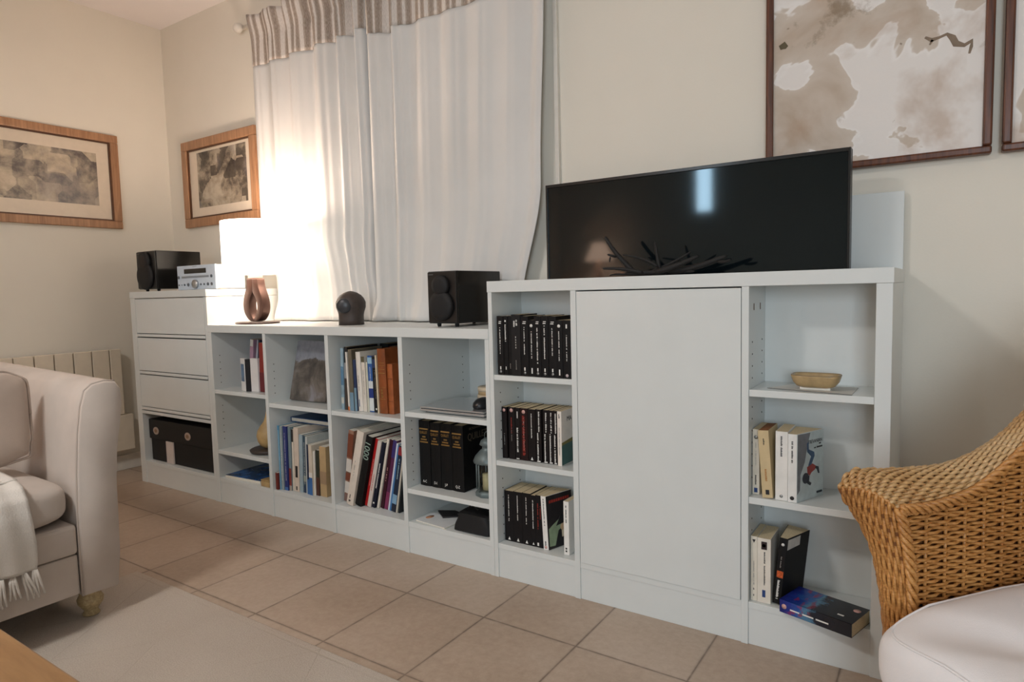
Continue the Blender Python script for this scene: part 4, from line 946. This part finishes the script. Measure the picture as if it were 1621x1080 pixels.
m.add(vs,[(i*n+j,i*n+(j+1)%n,(i+1)*n+(j+1)%n,(i+1)*n+j) for i in range(len(xs)-1) for j in range(n)]+[tuple(range(n))[::-1],tuple((len(xs)-1)*n+j for j in range(n))],True)
m.build('armrest',M_SOFA,sf)
pip=MB(so_); pip.tube([(XF-.012,y,z) for y,z in [(cy+(a-cy)*1.0,b_) for a,b_ in pr[8:]]],.0035,8); pip.build('piping',fabric((196,184,174),'sofa_piping'),sf)
m=MB(so_); pr2=[(y-2*(y+1.68),z) for y,z in pr]  # mirrored far arm
vs=[]
for x_,s1 in zip(xs,sc_):
    for y,z in pr2: vs.append((x_,y,z))
m.add(vs,[(i*n+j,(i+1)*n+j,(i+1)*n+(j+1)%n,i*n+(j+1)%n) for i in range(len(xs)-1) for j in range(n)]+[tuple(range(n)),tuple((len(xs)-1)*n+j for j in range(n))[::-1]],True)
m.build('armrest',M_SOFA,sf)
MB(so_).box(-.60,XF-.015,-2.45,-.912,.105,.225).build('base_rail',M_SOFA,sf,bevel=.006)
MB(so_).box(-.60,XF-.008,-2.45,-.912,.228,.318).build('seat_deck',M_SOFA,sf,bevel=.012,seg=3)
def cushion_mb(off,cx,cy_,cz_,a,b_,c,e=.35,crown=.25,n1=40,n2=20):
    m=MB(off)
    def fn(u_,v_):
        q=2*PI*u_; t=PI*(v_-.5)
        ct=abs(math.cos(t))**.28; st_=math.copysign(abs(math.sin(t))**.5,math.sin(t))
        x,y=se(q,a,b_,e)
        zz_=c*st_*(1-crown*((abs(x)/a)**2.5+(abs(y)/b_)**2.5)*.5)
        return (cx+x*ct,cy_+y*ct,cz_+zz_)
    m.grid(fn,n1,n2+8); return m
cushion_mb(so_,.068,-1.42,.388,.397,.507,.076,.18,.12).build('seat_cushion',M_SOFA,sf,subd=1)
cushion_mb(so_,.065,-2.2+.0,.385,.395,.25,.078).build('seat_cushion',M_SOFA,sf,subd=1)
MB(so_).box(-.62,-.36,-2.45,-.912,.20,.86).build('backrest',M_SOFA,sf,bevel=.05,seg=5)
m=cushion_mb((0,0,0),0,0,0,.20,.50,.12); b_=m.build('back_cushion',M_SOFA,sf,subd=1); b_.location=(-.24,-1.43+1.6,.66); b_.rotation_euler=(0,PI/2-.15,0)
M_LEG=wood((150,128,92),(196,176,134),'turned_pale_wood',.5,10)
for x_,y_ in ((.385,-.868),(.385,-2.46),(-.55,-.868),(-.55,-2.46)):
    zf=.0115 if x_>0 else 0
    MB(so_).lathe([(.014,zf),(.020,.004+zf*.7),(.024,.016),(.018,.028),(.024,.036),(.034,.050),(.036,.064),(.028,.078),(.031,.086),(.034,.096),(.034,.104)],(x_,y_,0),24).build('leg',M_LEG,sf)
# pillow
pm=fabric((188,172,160),'pillow_linen',500,.4)
pe=empty('throw_pillow',(.250,-1.148,.4935),(0,0,0),'beige linen throw pillow standing against the sofa arm','pillow')
m=MB()
def pf(u_,v_):
    q=2*PI*u_; t=PI*(v_-.5); x,y=se(q,.215,.135,.3); ct=abs(math.cos(t))**.45; st_=math.sin(t)
    edge=(abs(x)/.215)**3+(abs(y)/.135)**3
    return (.055*st_*(1-.4*min(1,edge)), x*ct*(1+.03*math.sin(5*q)), .135+y*ct*(1+.02*math.sin(7*q))+ .006*math.sin(x*40))
m.grid(pf,48,18); o_=m.build('pillow_body',pm,pe,subd=1); pe.rotation_euler=(0,-.16,0)
m=MB(); pts=[]
for j in range(49):
    q=2*PI*j/48; x,y=se(q,.219,.139,.3); pts.append((.002*math.sin(j*2.3),x*(1+.03*math.sin(5*q)),.1365+y*(1+.02*math.sin(7*q))))
m.tube(pts,.004,6); m.build('piping',pm,pe)
# knitted throw over the seat
tm=fabric((226,220,212),'woven_throw',260,.8)
th_=empty('throw_blanket',(0,0,0),label='white fringed throw blanket draped over the sofa seat edge',cat='blanket')
Y0,Y1=-1.035,-1.46
def tf(u_,v_):
    # along v: from seat back to front edge and down
    L=v_*1.0; y=Y0+(Y1-Y0)*u_ + .006*math.sin(v_*9)
    path=[(-.1,.474),(.1,.474),(.25,.472),(.38,.468),(.445,.457),(.472,.43),(.479,.38),(.478,.32),(.476,.27),(.475,.232)]
    t=v_*(len(path)-1); i=min(int(t),len(path)-2); k_=t-i
    x=path[i][0]*(1-k_)+path[i+1][0]*k_; z=path[i][1]*(1-k_)+path[i+1][1]*k_
    w_=.004*math.sin(u_*40+v_*3)+.003*math.sin(u_*17)
    return (x+(w_ if z<.45 else 0)+.004,y,z+(w_ if z>=.45 else 0)+.004)
MB().grid(tf,50,40).build('throw_cloth',tm,th_,solid=.005)
m=MB()
for k in range(5): 
    m.tube([(-.02+.0+.003*math.sin(j),Y0+(Y1-Y0)*j/30,.4825) for j in range(31)] if k<0 else [(.40-.022*k,Y0+(Y1-Y0)*j/30,.4755+.001*math.sin(j*2)) for j in range(31)],.0028,6)
m.build('ribbed_stripe',tm,th_)
m=MB()
k=0; y=Y0
while y>Y1:
    dy=.012*math.sin(k*1.7)+.006
    base=[(.480,y-.003,.236),(.482,y-.004+dy*.3,.215),(.483,y-.004+dy*.7,.190),(.484,y-.004+dy,.165-.008*math.sin(k*2.2))]
    for s1 in (-1,1,0): m.tube([(p[0]+.002*s1,p[1]+.003*s1*(1+i),p[2]) for i,p in enumerate(base)],[.0035,.0042,.003,.0028],6)
    y-=.026; k+=1
m.build('fringe',tm,th_)

# ------------------------------------------------------------------ rug
def rug_mat():
    m,nt,b=nodes('cream_rug'); n=noise(nt,260,4,.7); n2=noise(nt,4,4)
    tc=nt.nodes.new('ShaderNodeTexCoord'); mp=nt.nodes.new('ShaderNodeMapping'); nt.links.new(tc.outputs['Object'],mp.inputs[0]); mp.inputs['Rotation'].default_value=(0,0,.95)
    def lines(rot,sc2):
        mp=nt.nodes.new('ShaderNodeMapping'); nt.links.new(tc.outputs['Object'],mp.inputs[0]); mp.inputs['Rotation'].default_value=(0,0,rot)
        s=nt.nodes.new('ShaderNodeSeparateXYZ'); nt.links.new(mp.outputs[0],s.inputs[0]); fr=math_(nt,'FRACT',math_(nt,'MULTIPLY',s.outputs[0],sc2)); d=math_(nt,'ABSOLUTE',math_(nt,'SUBTRACT',fr,.5)); return d
    d=math_(nt,'MINIMUM',math_(nt,'MINIMUM',lines(.6,4.2),lines(-.6,4.2)),lines(PI/2,2.3))
    br_=noise(nt,2.5,2,loc=(3,1,0))
    gl=ramp(nt,d,[(.004,(1,)*3+(1,)),(.012,(0,0,0,1))])
    class _G: pass
    gg=_G(); gg.outputs=[math_(nt,'MULTIPLY',gl.outputs[0],ramp(nt,br_.outputs['Fac'],[(.4,(0,0,0,1)),(.62,(.45,)*3+(1,))]).outputs[0])]; gl=gg
    c=ramp(nt,n.outputs['Fac'],[(.3,lin((172,160,148))),(.7,lin((198,188,176)))]).outputs[0]
    c=mix(nt,.25,c,ramp(nt,n2.outputs['Fac'],[(.3,lin((184,172,160))),(.7,lin((208,198,186)))]).outputs[0])
    c=mix(nt,gl.outputs[0],c,lin((172,160,144)))
    nt.links.new(c,b.inputs['Base Color']); b.inputs['Roughness'].default_value=1; b.inputs['Specular IOR Level'].default_value=.05
    bump(nt,b,math_(nt,'SUBTRACT',n.outputs['Fac'],math_(nt,'MULTIPLY',gl.outputs[0],1.2)),.6,.004); return m
rg=bx(-.42+.60,2.30,-2.9,-.628,.0005,.011).build('rug',rug_mat(),bevel=.004); tag(rg,'large cream rug with a faint raised geometric pattern on the tiles','rug')

# ------------------------------------------------------------------ coffee table
M_OAK=wood((134,98,62),(160,122,80),'honey_oak',.35,5,(1,10,10))
ct=empty('coffee_table',(1.1,-1.7,.011),label='honey coloured wooden coffee table corner at the bottom left',cat='table')
off=(1.1,-1.7,.011)
MB(off).box(.60,1.62,-2.0,-1.352,.392,.420).build('tabletop',M_OAK,ct,bevel=.004)
MB(off).box(.67,1.55,-1.93,-1.42,.33,.3915).build('apron',M_OAK,ct)
for x_ in(.65,1.52):
    for y_ in(-1.95,-1.44): MB(off).box(x_,x_+.05,y_,y_+.05,.011,.391).build('leg',M_OAK,ct,bevel=.003)

# ------------------------------------------------------------------ wicker armchair
P0=Vector((2.475,-.56,0)); AA=Vector((.67,.742,0)).normalized(); NN=Vector((-.742,.67,0)).normalized()
wcx=empty('wicker_armchair',(P0.x,P0.y,0),label='honey rattan wicker armchair at the right edge with white seat cushion',cat='armchair')
def wm(name,c1,c2,c3):
    m,nt,b=nodes(name); n=noise(nt,7,3,.5); n2=noise(nt,120,3,.6,stretch=(1,1,3))
    c=ramp(nt,n.outputs['Fac'],[(.3,lin(c1)),(.5,lin(c2)),(.7,lin(c3))]).outputs[0]; c=mix(nt,.35,c,ramp(nt,n2.outputs['Fac'],[(.35,lin((110,66,28))),(.65,lin((222,178,116)))]).outputs[0])
    nt.links.new(c,b.inputs['Base Color']); b.inputs['Roughness'].default_value=.42; bump(nt,b,n2.outputs['Fac'],.2,.001); return m
M_RAT=wm('honey_rattan',(160,100,42),(184,122,56),(202,142,74)); M_RATP=wm('pale_rattan',(176,128,76),(206,170,120),(214,188,148))  # second rattan is a paler tone, used on the top roll
M_RATD=paint((128,80,40),.8,.1,name='rattan_core')
def W3(a,n_,z): return P0+AA*a+NN*n_+Vector((0,0,z))
def catm(P,t):
    n_=len(P)-1; s=t*n_; i=min(int(s),n_-1); k=s-i; p0,p1,p2,p3=P[max(i-1,0)],P[i],P[i+1],P[min(i+2,n_)]
    return tuple(.5*(2*p1[j]+(p2[j]-p0[j])*k+(2*p0[j]-5*p1[j]+4*p2[j]-p3[j])*k*k+(3*p1[j]-p0[j]-3*p2[j]+p3[j])*k**3) for j in range(len(p1)))
top=[(.020,.598),(.070,.596),(.122,.601),(.174,.614),(.227,.642),(.282,.681),(.34,.73),(.42,.81),(.52,.90)]
front=[(.070,.06),(.062,.2),(.058,.34),(.051,.424),(.044,.495),(.033,.549),(.020,.598)]
def topz(a):
    for (a0,z0),(a1,z1) in zip(top,top[1:]):
        if a<=a1: return z0+(z1-z0)*max(0,(a-a0))/(a1-a0)
    return top[-1][1]
def fronta(z):
    for (a0,z0),(a1,z1) in zip(front,front[1:]):
        if z<=z1: return a0+(a1-a0)*max(0,(z-z0))/(z1-z0)
    return front[-1][0]
# inner woven panel
off=(P0.x,P0.y,0)
core=MB(off); core.grid(lambda u_,v_:W3((fronta(.08+v_*.51)+u_*(.5)) , .004, 0)+Vector((0,0,.06+(topz(.03+u_*.5)-.06)*v_)),30,20)
core.build('panel_core',M_RATD,wcx)
m=MB(off); pitch=.0060; z=.33; row=0
while z<.90:
    pts=[]; a=fronta(min(z,.597))+.006; sgn=1 if row%2 else -1
    started=False
    while a<.52:
        if z<topz(a)-.008:
            ph=a/.0200*PI
            pts.append(W3(a,-.004-.0030*math.sin(ph)*sgn,z+.0012*math.sin(a*60+row*1.7)+.0007*math.sin(row*3.1)))
        elif pts: break
        a+=.0050
    if len(pts)>3: m.tube(pts,.0031,5)
    z+=pitch; row+=1
m.build('woven_panel',M_RAT,wcx)
a=.075
while a<.52:
    m=MB(off); m.tube([W3(a,-.0035,z0) for z0 in (.06,.2,.3,topz(a)*.8,topz(a)-.004)],.0030,6); m.build('stake',M_RAT,wcx); a+=.040
# border roll: section between braid path and outer path
braid=[(.070,0,.06),(.064,0,.20),(.058,0,.34),(.051,0,.424),(.044,0,.495),(.033,0,.549),(.020,0,.598)]
outer=[(.075,.062,.06),(.072,.062,.20),(.068,.064,.31),(.062,.066,.385),(.055,.070,.446),(.042,.074,.502),(.012,.076,.560)]
btop=[(.020,0,.598),(.070,0,.595),(.122,0,.601),(.174,0,.614),(.227,0,.642),(.282,0,.681),(.34,0,.73),(.42,0,.81),(.50,0,.89)]
otop=[(-.034,.070,.618),(-.008,.074,.643),(.060,.076,.637),(.140,.076,.633),(.200,.076,.634),(.262,.074,.650),(.322,.074,.678),(.392,.074,.730),(.48,.074,.81)]
tip=(-.034,.070,.618)
outer.append((-.012,.075,.588)); outer.append(tip)
def surf(B,O,bulge):
    def fn(t,s):
        b_=Vector(catm(B,t)); o=Vector(catm(O,t)); p=b_.lerp(o,s); h=math.sin(PI*min(s,1))*bulge
        return b_,o,p,h
    return fn
bf=braid+[(.014,.004,.604),(.004,.01,.61)]
def P_front(t,s):
    b_=Vector(catm(braid,t)); o=Vector(catm(outer[:],t)); p=b_.lerp(o,s); h=math.sin(PI*s)*.016; k_=t**9
    return W3(p.x-h*(1-k_),p.y-.004*math.sin(PI*s)*k_,p.z+h*.875*k_)
def P_top(t,s):
    b_=Vector(catm(btop,t)); o=Vector(catm(otop,t)); p=b_.lerp(o,s); h=math.sin(PI*s)*.014
    return W3(p.x,p.y-.004*math.sin(PI*s),p.z+h)
for nm,PF,ns,nt_,mat,stk in (('front_border',P_front,18,170,M_RAT,15),('top_roll',P_top,19,220,M_RATP,30)):
    c_=MB(off); c_.grid(lambda u_,v_:PF(u_,v_)+Vector((0,0,-.003)),60,10); c_.build('border_core',M_RATD,wcx)
    m=MB(off)
    for k in range(ns):
        s0=(k+.5)/ns; pts=[]
        for j in range(nt_+1):
            t=j/nt_; p=PF(t,s0); q=PF(t,min(1,s0+.03)); q2=PF(min(1,t+.01),s0); 
            if j<nt_: nv=(q-p).cross(q2-p)
            if nv.length>0: nn=nv.normalized()
            if nn.dot(Vector((2.549,-1.754,.967))-p)<0: nn=-nn
            pts.append(p+nn*((.0026 if nm=='front_border' else .0032)*math.sin(t*stk*PI+(PI if k%2 else 0))))
        m.tube(pts,.0034,5)
    m.build(nm,mat,wcx)
    m=MB(off)
    for j in range(stk+1):
        t=min(.999,(j+.0)/stk); m.tube([PF(t,s/6) for s in range(7)],.0026,5)
    m.build('border_stakes',M_RAT,wcx)
# braid along the edge between panel and border
def braid_path(B,nm,n_=140,tw=22):
    m=MB(off)
    for k in range(3):
        pts=[]
        for j in range(n_+1):
            t=j/n_; p=Vector(catm(B,t)); q=t*tw*PI+2*PI*k/3
            pts.append(W3(p.x+.0060*math.cos(q)*(1 if nm=='f' else 0),p.y-.006-.0045*math.sin(q*1.0),p.z+.0060*math.cos(q)*(0 if nm=='f' else 1)))
        m.tube(pts,.0044,6)
    m.build('braided_edge',M_RAT,wcx)
braid_path(braid,'f',120,14); braid_path(btop,'t',160,20)
# outer skirt
m=MB(off)
for k in range(24):
    z=.05+k*.024
    pts=[]
    for j in range(70):
        a=.075+j*.0065; zt=topz(a)-.03
        if z<zt: pts.append(W3(a,.066+.05*max(0,(z-.35))*0+.004*math.sin(a/.0235*PI*(1)+k*PI),z))
    if len(pts)>3: m.tube(pts,.0095,5)
m.build('outer_panel',M_RAT,wcx)
# backrest and the near arm (out of the frame)
m=MB(off); m.grid(lambda u_,v_:W3(.52+.03*math.sin(PI*u_)+.05*v_,.06-.74*u_,.06+(.84+.12*math.sin(PI*u_))*v_),24,30); m.build('backrest',M_RAT,wcx,solid=.02)
m=MB(off); m.grid(lambda u_,v_:W3(.06+.46*u_,-.66-.02*math.sin(PI*v_),.06+(topz(.03+.5*u_)-.06)*v_),20,20); m.build('armrest',M_RAT,wcx,solid=.02)
m=MB(off); m.grid(lambda u_,v_:W3(.05,-.0-.66*u_,.06+.24*v_),20,8); m.build('front_apron',M_RAT,wcx,solid=.015)
MB(off).prism([tuple(W3(.06,0,0))[:2],tuple(W3(.52,0,0))[:2],tuple(W3(.52,-.65,0))[:2],tuple(W3(.06,-.65,0))[:2]][::-1],.27,.29,'z').build('seat_deck',M_RATD,wcx)
for a,n_ in((.08,.04),(.08,-.64),(.50,.04),(.50,-.64)): MB(off).tube([W3(a,n_,0),W3(a,n_,.1)],.018,12).build('leg',M_RAT,wcx)
# seat cushion (rests in the chair)
M_CUSH=fabric((233,230,230),'white_cotton_cushion',600,.2,.03)
ce=empty('seat_cushion',(P0.x,P0.y,.30),label='thick white piped seat cushion on the wicker armchair',cat='cushion')
off=(P0.x,P0.y,.30)
m=MB(off)
def cf(u_,v_):
    q=2*PI*u_; t=PI*(v_-.5); x,y=se(q,.275,.322,.22)
    ct=abs(math.cos(t))**.22; st_=math.sin(t); st_=math.copysign(abs(st_)**.62,st_)
    cr_=1-.30*((abs(x)/.262)**3+(abs(y)/.325)**3)*.5
    p=W3(.205+x*ct,-.338+y*ct,.384+.080*st_*(cr_ if st_>0 else 1))
    if st_>0: p.z+=(.004*math.sin(x*26+y*14)+.003*math.sin(x*9-y*22+1))*ct
    if st_>0: p.z+=.022*math.sin(PI*max(0,min(1,(x+.275)/.55)))*ct**.5*(1 if abs(st_)>.3 else .3)
    return p
m.grid(cf,72,30); m.build('cushion_body',M_CUSH,ce,subd=1)
for zz_,nm in((.40,1),):
    m=MB(off); pts=[]
    for j in range(81):
        q=2*PI*j/80; pts.append(cf(j/80,.70))
    m.tube(pts,.0022,7); m.build('piping',M_CUSH,ce)

# ------------------------------------------------------------------ rear of the room (seen only in the television), added ceiling lamp
ch=empty('sideboard',(-.75,-4.4,0),label='dark sideboard against the wall behind the viewer',cat='sideboard')
off=(-.75,-4.4,0)
MB(off).box(-1.3,-.2,-4.66,-4.2,.06,.92).build('body',wood((60,40,28),(92,62,42),'dark_oak',.5),ch,bevel=.004)
for x_ in(-1.27,-.725): MB(off).box(x_,x_+.52,-4.2,-4.185,.1,.88).build('door',wood((66,44,30),(98,66,44),'dark_oak_door',.5),ch,bevel=.003)
for x_ in(-1.28,-.25):
    for y_ in(-4.64,-4.25): MB(off).box(x_,x_+.03,y_,y_+.03,0,.06).build('foot',M_BLK,ch)
rl=empty('pleated_lamp',(-.72,-4.42,.92),label='small lamp with a conical shade on the dark sideboard',cat='lamp')
MB().lathe([(.07,0),(.07,.015),(.03,.03),(.045,.10),(.03,.2),(.012,.26),(.012,.40)],(0,0,0),24).build('base',paint((190,160,140),.4),rl)
m2,nt,b=nodes('warm_shade'); b.inputs['Base Color'].default_value=(.9,.6,.45,1); b.inputs['Emission Color'].default_value=(1,.55,.36,1); b.inputs['Emission Strength'].default_value=14
m=MB(); m.lathe([(.16,.36),(.07,.56)],(0,0,0),32,cap=False); m.build('lamp_shade',m2,rl,solid=.002)
point('sideboard_lamp_light',(-.72,-4.42,1.36),26,(1,.62,.45),.05)
cg=empty('added_ceiling_lamp',(.75,-2.35,ZC),label='added round white ceiling lamp, unseen, around the fill light',cat='lamp')  # unseen fitting added to go with the ceiling fill light
MB().lathe([(.2,-.045),(.22,-.02),(.22,0)],(0,0,0),32,cap=False).build('rim',M_TRIM,cg,solid=.004)
